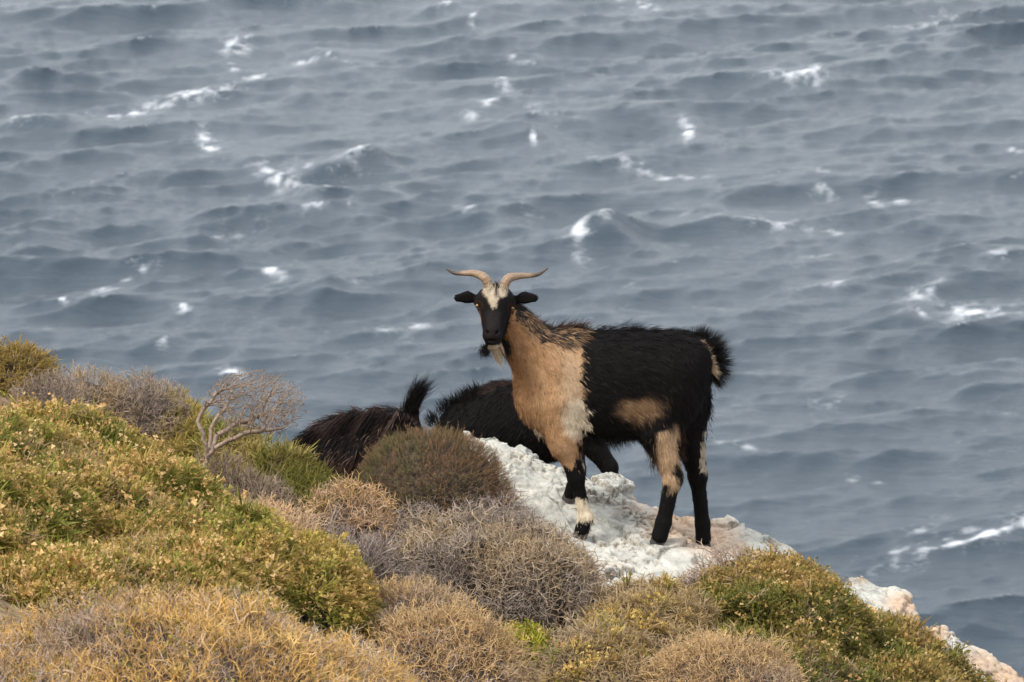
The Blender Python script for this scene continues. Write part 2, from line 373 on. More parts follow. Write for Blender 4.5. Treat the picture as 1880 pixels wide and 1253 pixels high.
gw += [np.array(p, float) for p in [(-1.4,11,40.45),(0,11.5,40.2),(1.2,12,39.7),(2.2,13.5,39.3),(-1.5,8,41.1),(0,8,40.9),(1.5,8,40.5),(-2,4,41.9),(0,4,41.6),(2,4,41.3),(-2,0,42.8),(0,0,42.3),(2,0,42),
    (-5,0,44),(-6,6,43.6),(-7,12,43.2),(-6,17,42.3),(-3.2,13,41.1),(-3,16.5,40.8),(5,0,40.8),(6,6,39.6),(6,12,38.2),(5,16,37.8),(3.2,14.5,38.6),(3,17,38.3),
    (-12,0,47),(-12,10,46.5),(-11,18,44.5),(12,0,37.5),(12,8,36),(11,15,34.5),(0,-6,44),(-10,-6,47.5),(10,-6,40)]]
gw = np.array(gw)
ground_f = TPS(gw[:, :2], gw[:, 2], 2e-3)
def ground_z(x, y):
    x = np.asarray(x, float); y = np.asarray(y, float)
    z = ground_f(x, np.minimum(y, 18.2))
    over = np.maximum(y - 17.9, 0)
    z = z - 0.55 * over - 0.16 * over ** 2
    return z
def build_ground():
    x = np.r_[np.linspace(-12, -3, 19)[:-1], np.linspace(-3, 3, 111), np.linspace(3, 12, 19)[1:]]
    y = np.r_[np.linspace(-6, 10, 30)[:-1], np.linspace(10, 18.5, 140), np.linspace(18.5, 34, 50)[1:]]
    X, Y = np.meshgrid(x, y, indexing='ij')
    Z = ground_z(X, Y)
    P = np.stack([X, Y, Z], -1)
    Z = Z + .03 * fbm(P * 4, 4) + sstep(18, 22, Y) * fbm(P * .6, 4) * .8
    V = np.stack([X, Y, Z], -1).reshape(-1, 3)
    i = np.arange(len(V)).reshape(X.shape)
    F = np.stack([i[:-1, :-1], i[1:, :-1], i[1:, 1:], i[:-1, 1:]], -1).reshape(-1, 4)
    tag(mk("ground", V, F, M_GROUND), "dry earthy hillside under the shrubs", kind="structure")
build_ground()

# ------------------------------------------------------------------ rocks
def poly_sd(x, y, poly):
    poly = np.asarray(poly); n = len(poly)
    d = np.full(x.shape, 1e9); inside = np.zeros(x.shape, bool)
    for k in range(n):
        a = poly[k]; b = poly[(k + 1) % n]; e = b - a
        t = np.clip(((x - a[0]) * e[0] + (y - a[1]) * e[1]) / (e @ e), 0, 1)
        d = np.minimum(d, np.hypot(x - a[0] - t * e[0], y - a[1] - t * e[1]))
        c = ((a[1] > y) != (b[1] > y)) & (x < (b[0] - a[0]) * (y - a[1]) / (b[1] - a[1] + 1e-12) + a[0])
        inside ^= c
    return np.where(inside, -d, d)
def facets(p, size, seed):
    q = p / size; i = np.floor(q); best = np.full(q.shape[:-1], 1e9); sec = best.copy(); h = np.zeros_like(best)
    for a in (-1, 0, 1):
        for b in (-1, 0, 1):
            c = i + np.array([a, b]); k = np.abs((c[..., 0] * 127.1 + c[..., 1] * 311.7 + seed * 74.7))
            rnd = [np.modf(np.abs(np.sin(k + m * 19.19)) * 43758.5453)[0] for m in range(5)]
            dv = q - c - np.stack([rnd[0], rnd[1]], -1); d = np.linalg.norm(dv, axis=-1)
            hh = (rnd[2] - .5) + dv[..., 0] * (rnd[3] - .5) * 1.5 + dv[..., 1] * (rnd[4] - .5) * 1.5
            nb = d < best; sec = np.where(nb, best, np.minimum(sec, d)); h = np.where(nb, hh, h); best = np.where(nb, d, best)
    return h, sec - best
def rock(name, outline, inner, label, res, amp, stain, seed, steep=2.6, feet=None):
    out = np.array([U(*p) for p in outline]); inn = np.array([U(*p) for p in inner]) if inner else np.zeros((0, 3))
    pts = np.r_[out, inn]; f = TPS(pts[:, :2], pts[:, 2], 1e-4)
    lo = out.min(0) - .3; hi = out.max(0) + .3
    X, Y = np.meshgrid(np.arange(lo[0], hi[0], res), np.arange(lo[1], hi[1], res), indexing='ij')
    off = seed * 13.7
    q = np.stack([X, Y, X * 0 + off], -1)
    sdv = poly_sd(X, Y, out[:, :2]) + .022 * fbm(q * 9, 3) + .008 * noise(q * 40)
    cl = np.clip(f(X, Y), pts[:, 2].min() - .1, pts[:, 2].max() + .05)
    Z = cl - np.where(sdv > 0, np.minimum(sdv * steep + 3 * sdv ** 2, .8), 0) - .02 * sstep(-.05, 0, sdv)
    P = np.stack([X, Y, Z], -1)
    gx = np.gradient(Z, res, axis=0); gy = np.gradient(Z, res, axis=1)
    N = np.stack([-gx, -gy, np.ones_like(gx)], -1); N /= np.linalg.norm(N, axis=-1, keepdims=True)
    # tilted bedding ledges + cracks + pits
    ca, sa = math.cos(.62), math.sin(.62)
    wrp = np.stack([noise(P * 7 + off), noise(P * 7 + off + 31)], -1) * .04 + np.stack([noise(P * 25 + off), noise(P * 25 + off + 31)], -1) * .012
    B2 = np.stack([(X * ca - (Z * 1.6 + Y * .35) * sa), (X * sa + (Z * 1.6 + Y * .35) * ca) * 2.1], -1) + wrp      # tilted strata
    f1, e1 = facets(B2, .19, seed); f2, e2 = facets(B2 + 5, .085, seed + 3); f3, e3 = facets(B2 * np.array([1, 1.25]) + 9, .034, seed + 7)
    big = fbm(P * 2.6 + off, 3, .45)
    cm = sstep(-.15, .35, noise(P * 4 + off + 60))
    crack = np.exp(-(e1 / .05) ** 2) * .7 + np.exp(-(e2 / .06) ** 2) * .7 * cm; crack2 = np.exp(-(e3 / .09) ** 2) * cm
    pit = sstep(.36, .6, noise(P * 60 + off)) * sstep(0, .35, noise(P * 5 + 2 * off))
    fine = fbm(P * 70 + off, 3)
    D = amp * (.8 * big + 1.0 * f1 + .8 * f2 + .5 * f3 * (.4 + cm) - .5 * crack - .32 * crack2 - .5 * pit + .10 * fine)
    for ft in (feet or []):
        fp = U(*ft); wt = np.exp(-(((X - fp[0]) ** 2 + (Y - fp[1]) ** 2) / .05 ** 2)); D = D * (1 - wt) - .003 * wt
    P = P + N * D[..., None]
    ii = np.arange(X.size).reshape(X.shape)
    keep = (sdv < .26)
    kf = keep[:-1, :-1] & keep[1:, :-1] & keep[1:, 1:] & keep[:-1, 1:]
    F = np.stack([ii[:-1, :-1], ii[1:, :-1], ii[1:, 1:], ii[:-1, 1:]], -1)[kf]
    used = np.unique(F); re = np.full(X.size, -1); re[used] = np.arange(len(used)); F = re[F]
    V = P.reshape(-1, 3)[used]
    px, py = proj(V)
    st = np.zeros(len(V))
    for (a, b, w, h, s) in stain: st = np.maximum(st, s * np.exp(-.5 * (((px - a) / w) ** 2 + ((py - b) / h) ** 2)))
    col = np.stack([np.clip(st, 0, 1), np.clip(.5 + big.ravel()[used], 0, 1), np.clip(.55 * crack2.ravel()[used] + .5 * crack.ravel()[used] + .6 * pit.ravel()[used] + .3 * noise(V * 5), 0, 1)], -1)
    base = out.mean(0); base[2] = V[:, 2].min()
    o = mk(name, V, F, M_ROCK, origin=base, col=col)
    tag(o, label, "rock")
    return f
FEET = [(1066, 986, 16.5), (1045, 919, 16.72), (1207, 999, 16.5), (1290, 1004, 16.68)]
rock_out = [(858,812,17.03),(856,790,17.06),(885,786,17.08),(935,796,17.1),(975,820,17.1),(1010,842,17.1),(1050,864,17.1),(1090,872,17.12),(1135,868,17.15),(1160,878,17.12),(1152,905,16.98),(1180,918,17.05),
    (1205,922,17.08),(1245,936,17.05),(1300,946,17.05),(1350,952,17.05),(1400,974,17.0),(1462,998,16.9),(1470,1030,16.7),(1340,1060,16.3),(1210,1105,15.95),(1100,1100,15.9),(1010,1050,16.05),(955,975,16.35),(932,905,16.72)]
rock_in = FEET + [(960,900,16.75),(1000,940,16.62),(920,850,16.85),(1120,900,16.85),(1130,960,16.65),(1150,1050,16.2),(1250,970,16.8),(1350,990,16.8)]
rock_f = rock("rock_outcrop", rock_out, rock_in, "large pale grey weathered rock under the standing goat", .0050, .021,
    [(1190,915,28,16,1),(1170,935,40,14,.7),(1240,960,50,30,1.2),(1300,985,55,30,1.1),(1340,1000,40,20,.8),(1120,1040,70,14,.5),(1440,995,40,10,.6)], 1, feet=FEET)
rock("rock_outcrop", [(1545,1062,16.85),(1560,1050,16.95),(1585,1050,17.0),(1612,1076,16.95),(1650,1074,16.95),(1672,1084,16.9),(1680,1110,16.8),(1690,1138,16.65),(1660,1150,16.5),(1600,1130,16.5),(1545,1100,16.6)],
    [(1600,1090,16.8)], "knobbly pale rock poking out behind the right green shrub", .0060, .016, [(1660,1110,35,22,1.1),(1580,1060,25,12,.8)], 2)
rock("rock_outcrop", [(1695,1150,16.7),(1715,1140,16.75),(1740,1145,16.75),(1775,1175,16.7),(1830,1205,16.7),(1890,1240,16.65),(1960,1290,16.6),(1960,1360,16.2),(1860,1320,16.1),(1760,1270,16.2),(1700,1200,16.4)],
    [(1800,1220,16.5)], "pinkish pale rock at the lower right corner of the slope", .0060, .016, [(1800,1220,60,30,1),(1860,1240,50,25,1.2),(1720,1160,25,20,1)], 3)

# ------------------------------------------------------------------ vegetation templates
def frames(N, rng):
    a = rng.normal(size=N.shape); t = a - (a * N).sum(1, keepdims=True) * N
    t /= np.linalg.norm(t, axis=1, keepdims=True) + 1e-9
    return np.stack([t, np.cross(N, t), N], -1)           # columns
def place(templates, P, N, scale, cb, ct, rng, fleck=None):
    """scatter template copies; returns V,F,C"""
    Vs, Fs, Cs = [], [], []; off = 0
    which = rng.integers(0, len(templates), len(P))
    for k, T in enumerate(templates):
        idx = np.where(which == k)[0]
        if not len(idx): continue
        tv, tf, tt = T[:3]
        M = frames(N[idx], rng) * scale[idx, None, None]
        V = np.einsum('nij,vj->nvi', M, tv) + P[idx][:, None]
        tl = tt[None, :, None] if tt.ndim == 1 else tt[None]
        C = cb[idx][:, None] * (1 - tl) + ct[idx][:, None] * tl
        if len(T) > 3 and fleck is not None:
            fm = T[3][None, :, None] * fleck[1][idx][:, None, None]
            C = C * (1 - fm) + fleck[0][idx][:, None] * fm
        F = tf[None] + (np.arange(len(idx)) * len(tv))[:, None, None] + off
        Vs.append(V.reshape(-1, 3)); Fs.append(F.reshape(-1, 3)); Cs.append(C.reshape(-1, 3)); off += V.shape[0] * V.shape[1]
    return np.concatenate(Vs), np.concatenate(Fs), np.concatenate(Cs)
def rosette(seed, n=11, ln=.038, wd=.0044, smin=15, smax=80, curve=.25, fleck=True, up=.012):
    r = np.random.default_rng(seed); V = []; F = []; T = []; K = []
    for i in range(n):
        az = i * 2.399 + r.normal() * .3; th = R(smin + (smax - smin) * ((i + .5) / n) ** .7 + r.normal() * 7)
        L = ln * r.uniform(.7, 1.2); w = wd * r.uniform(.8, 1.2)
        d = np.array([math.sin(th) * math.cos(az), math.sin(th) * math.sin(az), math.cos(th)])
        b = np.array([0, 0, up * r.uniform(-1, 1)])
        side = np.cross(d, [0, 0, 1]); side /= np.linalg.norm(side) + 1e-9
        m = b + d * L * .5; tip = b + d * L + np.array([0, 0, curve * L * r.uniform(-.3, 1)])
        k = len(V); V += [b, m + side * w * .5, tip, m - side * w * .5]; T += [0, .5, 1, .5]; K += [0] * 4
        F += [[k, k + 1, k + 2], [k, k + 2, k + 3]]
    if fleck:
        for i in range(5):
            c = np.array([r.normal() * ln * .34, r.normal() * ln * .34, ln * r.uniform(.55, .95)])
            for j in range(2):
                d = r.normal(size=3); d /= np.linalg.norm(d); e = np.cross(d, r.normal(size=3)); e /= np.linalg.norm(e)
                s = ln * r.uniform(.10, .19); k = len(V); V += [c + d * s, c - d * s * .5 + e * s * .8, c - d * s * .5 - e * s * .8]; T += [1] * 3; K += [1] * 3
                F += [[k, k + 1, k + 2]]
    return np.array(V), np.array(F), np.array(T, float), np.array(K, float)
def tube_seg(V, F, T, a, b, r0, r1, t0, t1, n=3):
    d = b - a; d = d / (np.linalg.norm(d) + 1e-9)
    s = np.cross(d, [.31, .77, .55]); s /= np.linalg.norm(s) + 1e-9; q = np.cross(d, s); k = len(V)
    for i in range(n):
        c = math.cos(2 * math.pi * i / n) * s + math.sin(2 * math.pi * i / n) * q; V.append(a + c * r0); T.append(t0)
    if r1 <= 0:
        V.append(b); T.append(t1)
        for i in range(n): F.append([k + i, k + (i + 1) % n, k + n])
    else:
        for i in range(n):
            c = math.cos(2 * math.pi * i / n) * s + math.sin(2 * math.pi * i / n) * q; V.append(b + c * r1); T.append(t1)
        for i in range(n):
            j = (i + 1) % n; F.append([k + i, k + j, k + n + j]); F.append([k + i, k + n + j, k + n + i])
def twig(seed, L=.025, depth=3, rad=.0015, ang=52, shrink=.78):
    r = np.random.default_rng(seed); V = []; F = []; T = []
    def grow(p, d, lv, l):
        q = p + d * l
        last = lv == depth
        tube_seg(V, F, T, p, q, rad * (1 - .13 * lv), 0 if last else rad * (1 - .13 * (lv + 1)), .1 + lv / (depth + 1), .1 + (lv + 1) / (depth + 1) * .9)
        if last: return
        ax = np.cross(d, r.normal(size=3)); ax /= np.linalg.norm(ax)
        for s in (-1, 1):
            a = R(ang * r.uniform(.7, 1.25)) * s
            dd = d * math.cos(a) + np.cross(ax, d) * math.sin(a); dd = dd + .12 * np.array([0, 0, 1]); dd /= np.linalg.norm(dd)
            grow(q, dd, lv + 1, l * shrink * r.uniform(.75, 1.2))
    grow(np.array([0, 0, -L]), np.array([0, 0, 1.0]), 0, L * 1.2)
    return np.array(V), np.array(F), np.clip(np.array(T), 0, 1)
def sprig(seed, L=.045, n=13, leaf=.010):
    r = np.random.default_rng(seed); V = []; F = []; T = []
    tube_seg(V, F, T, np.array([0, 0, -L * .4]), np.array([r.normal() * .004, r.normal() * .004, L]), .0009, 0, 0, .9)
    for i in range(n):
        z = L * (i / n) ** .8; az = i * 2.4; th = R(r.uniform(25, 60))
        d = np.array([math.sin(th) * math.cos(az), math.sin(th) * math.sin(az), math.cos(th)]); s = np.cross(d, [0, 0, 1]); s /= np.linalg.norm(s)
        b = np.array([0, 0, z]); l = leaf * r.uniform(.7, 1.3); k = len(V)
        V += [b + s * .0009, b - s * .0009, b + d * l]; T += [z / L * .8] * 2 + [z / L]
        F += [[k, k + 1, k + 2]]
    return np.array(V), np.array(F), np.clip(np.array(T), 0, 1)
T_GREEN = [rosette(i) for i in range(6)]
T_DRY = [rosette(20 + i, n=11, ln=.040, wd=.0036, smin=25, smax=105, curve=-.15, fleck=False) for i in range(6)]
T_LONG = [rosette(40 + i, n=12, ln=.040, wd=.0042, smin=20, smax=95, curve=.05, fleck=False) for i in range(6)]
T_TWIG = [twig(60 + i) for i in range(7)]
T_FINE = [twig(80 + i, L=.019, depth=3, rad=.0012, ang=44) for i in range(6)]
T_STRAW = [twig(100 + i, L=.028, depth=2, rad=.0013, ang=24, shrink=.85) for i in range(6)]
T_SPRIG = [sprig(120 + i) for i in range(6)]

def dome_points(c, rad, n, rng, lump, lf, rotz=0, zmin=-.25, lean=(0, 0)):
    out = []; tot = 0
    while tot < n:
        d = rng.normal(size=(n * 3, 3)); d /= np.linalg.norm(d, axis=1)[:, None]
        d = d[d[:, 2] > zmin]
        nn = d / rad; w = np.linalg.norm(nn, axis=1) ; w /= w.max()
        keep = rng.random(len(d)) < w * np.where(d[:, 1] > .45, .35, 1)
        out.append(d[keep]); tot += keep.sum()
    d = np.concatenate(out)[:n]
    q = d * rad
    lm = fbm(q * lf + c, 2)
    s = 1 + lump * lm
    p = q * s[:, None]
    nn = d / rad; nn /= np.linalg.norm(nn, axis=1)[:, None]
    nn = nn + .45 * rng.normal(size=nn.shape) * .6 + np.array([0, 0, .15]); nn /= np.linalg.norm(nn, axis=1)[:, None]
    cz, sz = math.cos(rotz), math.sin(rotz); M = np.array([[cz, -sz, 0], [sz, cz, 0], [0, 0, 1]])
    p = p @ M.T; nn = nn @ M.T
    p[:, 0] += p[:, 2] * lean[0]; p[:, 1] += p[:, 2] * lean[1]
    return p + c, nn, lm
ALL_DOMES = []
def shrub(name, label, cat, domes, layers, seed, lump=.14, lf=11, group=None, core=.86, jit=.012):
    """domes: (px, py of centre, Y, half width px, height px, depth radius m, rotz, lean). layers: (templates, per m2, size, cb list, ct list, weight of noise, fleck)"""
    rng = np.random.default_rng(seed)
    dl = []
    for dm in domes:
        px, py, Y, hw, hh, ry = dm[:6]; c = U(px, py, Y); k = Y / math.cos(PITCH) / FPX
        dl.append((c, np.array([hw * k, ry, hh * k]), dm[6] if len(dm) > 6 else 0, dm[7] if len(dm) > 7 else (0, 0)))
    ALL_DOMES.extend((d[0], d[1]) for d in dl)
    base = np.mean([d[0] for d in dl], 0); base[2] = min(base[2], float(ground_z(base[0], base[1])))
    t = thing(name, base, label, cat, group)
    # woody core
    Vc, Fc = [], []; off = 0
    nu, nv = 28, 12
    for (c, rad, rz, lean) in dl:
        th = np.linspace(0, 2 * np.pi, nu, endpoint=False); ph = np.linspace(-.5, np.pi / 2, nv)
        TH, PH = np.meshgrid(th, ph, indexing='ij')
        d = np.stack([np.cos(TH) * np.cos(PH), np.sin(TH) * np.cos(PH), np.sin(PH)], -1).reshape(-1, 3)
        q = d * rad; s = core * (1 + lump * fbm(q * lf + c, 2)); p = q * s[:, None]
        cz, sz = math.cos(rz), math.sin(rz); p = p @ np.array([[cz, -sz, 0], [sz, cz, 0], [0, 0, 1]]).T
        p[:, 0] += p[:, 2] * lean[0]; p[:, 1] += p[:, 2] * lean[1]
        i = np.arange(nu * nv).reshape(nu, nv); j = np.roll(i, -1, 0)
        Fc.append(np.stack([i[:, :-1], j[:, :-1], j[:, 1:], i[:, 1:]], -1).reshape(-1, 4) + off); Vc.append(p + c); off += nu * nv
    mk("woody_core", np.concatenate(Vc), np.concatenate(Fc), M_CORE, t)
    Vs, Fs, Cs = [], [], []; off = 0; mats = None
    for ly in layers:
        tm, dens, size, cbl, ctl = ly[:5]; fl = ly[5] if len(ly) > 5 else None; mask = ly[6] if len(ly) > 6 else None
        for (c, rad, rz, lean) in dl:
            area = 2 * np.pi * ((rad[0] * rad[1]) ** 1.6 / 3 + (rad[0] * rad[2]) ** 1.6 / 3 + (rad[1] * rad[2]) ** 1.6 / 3) ** (1 / 1.6) * 1.1
            n = max(30, int(area * dens))
            p, nn, lm = dome_points(c, rad, n, rng, lump, lf, rz, lean=lean)
            # drop what is buried in a neighbouring dome
            ok = np.ones(n, bool)
            for (c2, r2, rz2, ln2) in dl:
                if c2 is c: continue
                ok &= np.linalg.norm((p - c2) / r2, axis=1) > .84
            gp, gq = proj(p); ok &= (gq < 1330) & (gp > -330) & (gp < 2060) & (p[:, 2] > ground_z(p[:, 0], p[:, 1]) - .02)
            for (c3, r3) in ALL_DOMES:
                if any(c3 is d_[0] for d_ in dl): continue
                ok &= np.linalg.norm((p - c3) / r3, axis=1) > .80
            if mask is not None:
                mpx, mpy = proj(p); ok &= rng.random(n) < mask(mpx + rng.normal(size=n) * 14, mpy + rng.normal(size=n) * 14, p)
            p = p[ok]; nn = nn[ok]; n = len(p); p = p + nn * rng.normal(size=(n, 1)) * jit
            if n == 0: continue
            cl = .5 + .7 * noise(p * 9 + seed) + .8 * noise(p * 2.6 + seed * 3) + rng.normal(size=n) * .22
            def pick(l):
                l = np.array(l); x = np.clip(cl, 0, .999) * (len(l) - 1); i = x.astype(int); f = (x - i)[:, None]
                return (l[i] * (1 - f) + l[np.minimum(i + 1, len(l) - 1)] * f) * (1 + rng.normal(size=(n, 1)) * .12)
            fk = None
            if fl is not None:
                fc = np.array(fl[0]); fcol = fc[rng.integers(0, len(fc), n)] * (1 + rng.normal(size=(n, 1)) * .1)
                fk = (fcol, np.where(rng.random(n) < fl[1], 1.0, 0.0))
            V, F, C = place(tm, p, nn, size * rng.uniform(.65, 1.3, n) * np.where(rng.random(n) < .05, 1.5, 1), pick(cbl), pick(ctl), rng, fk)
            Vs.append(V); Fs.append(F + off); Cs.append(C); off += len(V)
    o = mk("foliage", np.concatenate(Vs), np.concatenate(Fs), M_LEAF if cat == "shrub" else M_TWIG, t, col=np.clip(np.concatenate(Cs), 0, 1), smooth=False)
    o['kind'] = "stuff"
    return t
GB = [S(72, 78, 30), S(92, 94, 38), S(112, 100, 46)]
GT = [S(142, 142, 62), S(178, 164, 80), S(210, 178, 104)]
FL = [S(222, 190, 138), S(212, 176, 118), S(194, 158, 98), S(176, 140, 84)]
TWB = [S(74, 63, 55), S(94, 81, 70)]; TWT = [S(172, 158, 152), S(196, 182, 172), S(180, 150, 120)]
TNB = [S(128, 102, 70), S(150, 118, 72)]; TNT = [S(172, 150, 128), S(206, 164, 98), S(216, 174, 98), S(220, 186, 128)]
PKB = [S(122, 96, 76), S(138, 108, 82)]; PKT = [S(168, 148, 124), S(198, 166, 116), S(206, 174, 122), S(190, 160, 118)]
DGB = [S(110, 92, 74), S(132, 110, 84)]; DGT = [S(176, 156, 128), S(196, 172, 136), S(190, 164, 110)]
def gl(d=2300, s=1.0, fl=.62): return (T_GREEN, d, s, GB, GT, (FL, fl))

# left hillside, green cushions with tan flower heads
shrub("cushion_shrub", "broad yellow green cushion shrub covering the left hillside", "shrub",
    [(120,1015,15.2,260,200,.95,.2),(300,1035,15.2,155,135,.7,.1),(-60,1010,14.6,220,190,.9),(60,1150,13.9,230,110,.5),(290,1130,14.2,190,105,.45,.2)], [gl(2250, 1.05, .85), (T_LONG, 500, .9, [S(84, 96, 28), S(104, 110, 36)], [S(134, 146, 52), S(170, 160, 70)]), (T_FINE, 1500, 1.2, PKB, [S(196, 170, 130), S(206, 180, 140)], None, lambda x, y, p: np.clip((noise(p * 4 + 40) - .18) * 5, 0, 1))], 1, .22, 4.5)
shrub("cushion_shrub", "small dark green cushion shrub right of the broad hillside one", "shrub",
    [(560,1120,14.75,105,115,.34),(450,1090,14.6,90,130,.36)], [gl(3000, .95, .45)], 2, .13, 10)
shrub("cushion_shrub", "green spiky shrub mound below the bare dead bush", "shrub",
    [(588,985,16.3,84,92,.26,0,(-.1,0)),(508,930,16.5,88,95,.26),(420,870,16.75,70,80,.22)], [(T_LONG, 3000, .95, [S(76, 82, 26), S(96, 96, 36)], [S(134, 132, 56), S(166, 150, 76), S(192, 166, 104)])], 3, .14, 10)
shrub("cushion_shrub", "olive brown spiky mound behind the dead bush trunk", "shrub",
    [(330,850,16.95,75,85,.28)], [(T_LONG, 2600, .95, [S(94, 86, 34), S(112, 98, 44)], [S(176, 156, 72), S(186, 158, 90)])], 4, .14, 10)
shrub("cushion_shrub", "yellow shrub at the top of the left ridge", "shrub",
    [(30,730,17.25,72,80,.3),(-70,720,17.2,80,100,.3)], [(T_LONG, 2400, .9, [S(96, 80, 36), S(112, 92, 44)], [S(160, 134, 66), S(186, 152, 84)])], 5, .14, 10)
shrub("thorn_shrub", "grey dry twiggy shrub on the left ridge", "dry shrub",
    [(160,780,17.0,70,80,.26),(260,795,17.0,78,88,.26),(90,770,16.7,60,60,.22)], [(T_FINE, 2600, 1.0, [S(86, 74, 66), S(106, 92, 82)], [S(148, 132, 120), S(168, 150, 132), S(178, 152, 112)])], 6, .18, 12)
shrub("cushion_shrub", "low leafy green sprigs beside the grey ridge shrub", "shrub",
    [(310,790,17.15,60,62,.2)], [(T_LONG, 2400, .8, [S(96, 92, 32), S(110, 104, 40)], [S(186, 164, 72), S(200, 168, 90)])], 7, .14, 10)
# foreground tan
shrub("thorn_shrub", "golden tan thorn cushion across the lower left corner", "dry shrub",
    [(330,1325,12.5,330,190,.65,.1),(60,1345,12.3,250,130,.55),(-190,1290,12.9,210,150,.6),(600,1345,12.9,190,125,.5)], [(T_FINE, 1700, 1.2, TNB, TNT), (T_FINE, 500, 1.1, [S(128, 110, 98)], [S(196, 176, 158), S(214, 186, 150)]), (T_GREEN, 260, .6, GB, GT), (T_FINE, 900, 1.15, TWB, [S(168, 152, 142), S(186, 170, 156)], None, lambda x, y, p: np.clip((noise(p * 4 + 40) - .18) * 5, 0, 1))], 8, .22, 4.5)
shrub("thorn_shrub", "tan double domed thorn cushion at the bottom centre", "dry shrub",
    [(800,1260,14.6,150,120,.32),(760,1180,15.0,110,90,.28)], [(T_FINE, 2300, 1.25, PKB, PKT), (T_TWIG, 300, 1.0, PKB, PKT), (T_TWIG, 900, 1.1, TWB, TWT, None, lambda x, y, p: np.clip((noise(p * 4 + 40) - .18) * 5, 0, 1))], 9, .2, 6)
shrub("thorn_shrub", "tan thorn cushion cut by the bottom edge at right", "dry shrub",
    [(1320,1300,14.9,150,105,.34)], [(T_FINE, 2800, 1.1, PKB, PKT), (T_TWIG, 500, 1.0, PKB, PKT)], 10, .10, 9)
# grey thorn shrubs in the middle
shrub("thorn_shrub", "large grey purple thorn shrub below the rock", "dry shrub",
    [(885,1115,15.75,180,140,.42,-.15),(968,1112,15.7,108,112,.34)], [(T_TWIG, 2700, 1.15, TWB, [S(138, 124, 112), S(172, 157, 140), S(180, 156, 122)])], 11, .2, 7)
shrub("thorn_shrub", "grey thorn shrub with straw tips below the olive dome", "dry shrub",
    [(812,1004,16.3,165,92,.34,-.1),(700,1045,16.15,105,75,.3)], [(T_TWIG, 2000, 1.05, TWB, [S(156, 142, 134), S(180, 164, 150)]), (T_FINE, 900, 1.1, TNB, TNT, None, lambda x, y, p: np.where((y < 935) & (x > 740), .9, .12))], 12, .18, 7)
shrub("thorn_shrub", "orange tan thorn patch between green mound and grey shrub", "dry shrub",
    [(640,992,16.12,84,84,.2)], [(T_TWIG, 2400, 1.0, [S(140, 102, 66), S(150, 114, 76)], [S(200, 160, 106), S(212, 178, 128), S(184, 158, 132)])], 13, .12, 9)
shrub("thorn_shrub", "straw coloured fringe of thorns along the lower rock edge", "dry shrub",
    [(1050,1108,15.92,52,44,.18),(992,1040,16.12,44,40,.16)], [(T_FINE, 2800, 1.0, TNB, [S(206, 168, 120), S(214, 178, 128)])], 14, .12, 9)
shrub("thorn_shrub", "pinkish tan low thorn mat under the dead bush", "dry shrub",
    [(470,1020,15.75,105,75,.3,-.3)], [(T_FINE, 3000, 1.0, PKB, [S(216, 182, 140), S(220, 190, 156)])], 15, .12, 9)
shrub("thorn_shrub", "dark grey brushwood heap left of the large thorn shrub", "dry shrub",
    [(650,1080,15.6,75,80,.24),(590,1030,15.9,50,50,.2)], [(T_FINE, 900, 1.3, TWB, [S(150, 136, 128), S(172, 158, 146)]), (T_STRAW, 900, 1.2, [S(88, 76, 70), S(104, 92, 84)], [S(150, 136, 128), S(172, 158, 146)])], 16, .16, 10)
shrub("thorn_shrub", "tangled grey brushwood at the foot of the dead bush", "dry shrub",
    [(455,965,16.1,82,66,.2),(400,910,16.25,42,48,.16)], [(T_STRAW, 900, 1.3, [S(74, 60, 50), S(94, 78, 66)], [S(140, 122, 106), S(168, 148, 128)]), (T_TWIG, 1300, 1.1, [S(74, 60, 50)], [S(140, 122, 106), S(160, 142, 124)])], 17, .16, 10)
shrub("dome_shrub", "dense olive dome shrub with reddish tips beside the rock", "shrub",
    [(793,912,16.42,134,112,.25)], [(T_SPRIG, 15000, .62, [S(72, 70, 44), S(84, 80, 50)], [S(128, 126, 82), S(140, 124, 84), S(158, 116, 88)])], 18, .06, 9, jit=.003, core=.95)
# right
gmask = lambda x, y, p: np.clip(.12 + sstep(1130, 1330, x) + .5 * noise(p * 6), .0, 1)
dmask = lambda x, y, p: np.clip(1.0 - .85 * sstep(1150, 1360, x) - .5 * noise(p * 6), .08, 1)
shrub("cushion_shrub", "wide olive green cushion shrub along the right slope edge", "shrub",
    [(1390,1205,15.75,190,130,.45,-.3),(1420,1112,16.15,100,74,.28),(1555,1245,15.95,140,96,.4,-.4),(1655,1290,15.9,110,86,.34,-.4),(1350,1290,15.3,200,110,.4),(1590,1350,15.4,195,120,.4)],
    [(T_GREEN, 2600, .95, [S(66, 70, 28), S(84, 84, 36), S(100, 90, 44)], [S(112, 114, 50), S(142, 132, 64), S(172, 144, 82)], (FL, .32)), (T_DRY, 500, .95, DGB, DGT), (T_DRY, 1800, 1.15, DGB, DGT, None, lambda x, y, p: np.clip((noise(p * 4 + 40) - .18) * 5, 0, 1))], 19, .24, 5)
shrub("cushion_shrub", "dry grey green spiky cushion left of the right green shrub", "shrub",
    [(1190,1195,15.5,145,108,.36),(1100,1265,15.1,130,105,.34),(1230,1142,15.85,90,44,.22)], [(T_DRY, 2500, 1.05, DGB, DGT), (T_GREEN, 1100, .95, GB, GT, (FL, .25), lambda x, y, p: np.clip(.35 + noise(p * 7), 0, 1))], 20, .14, 9)
shrub("cushion_shrub", "little bright green tuft below the large thorn shrub", "shrub",
    [(965,1230,15.2,55,70,.16)], [(T_GREEN, 3300, .85, [S(92, 102, 26), S(112, 116, 34)], [S(160, 166, 54), S(192, 176, 70)], (FL, .3))], 21, .12, 10)
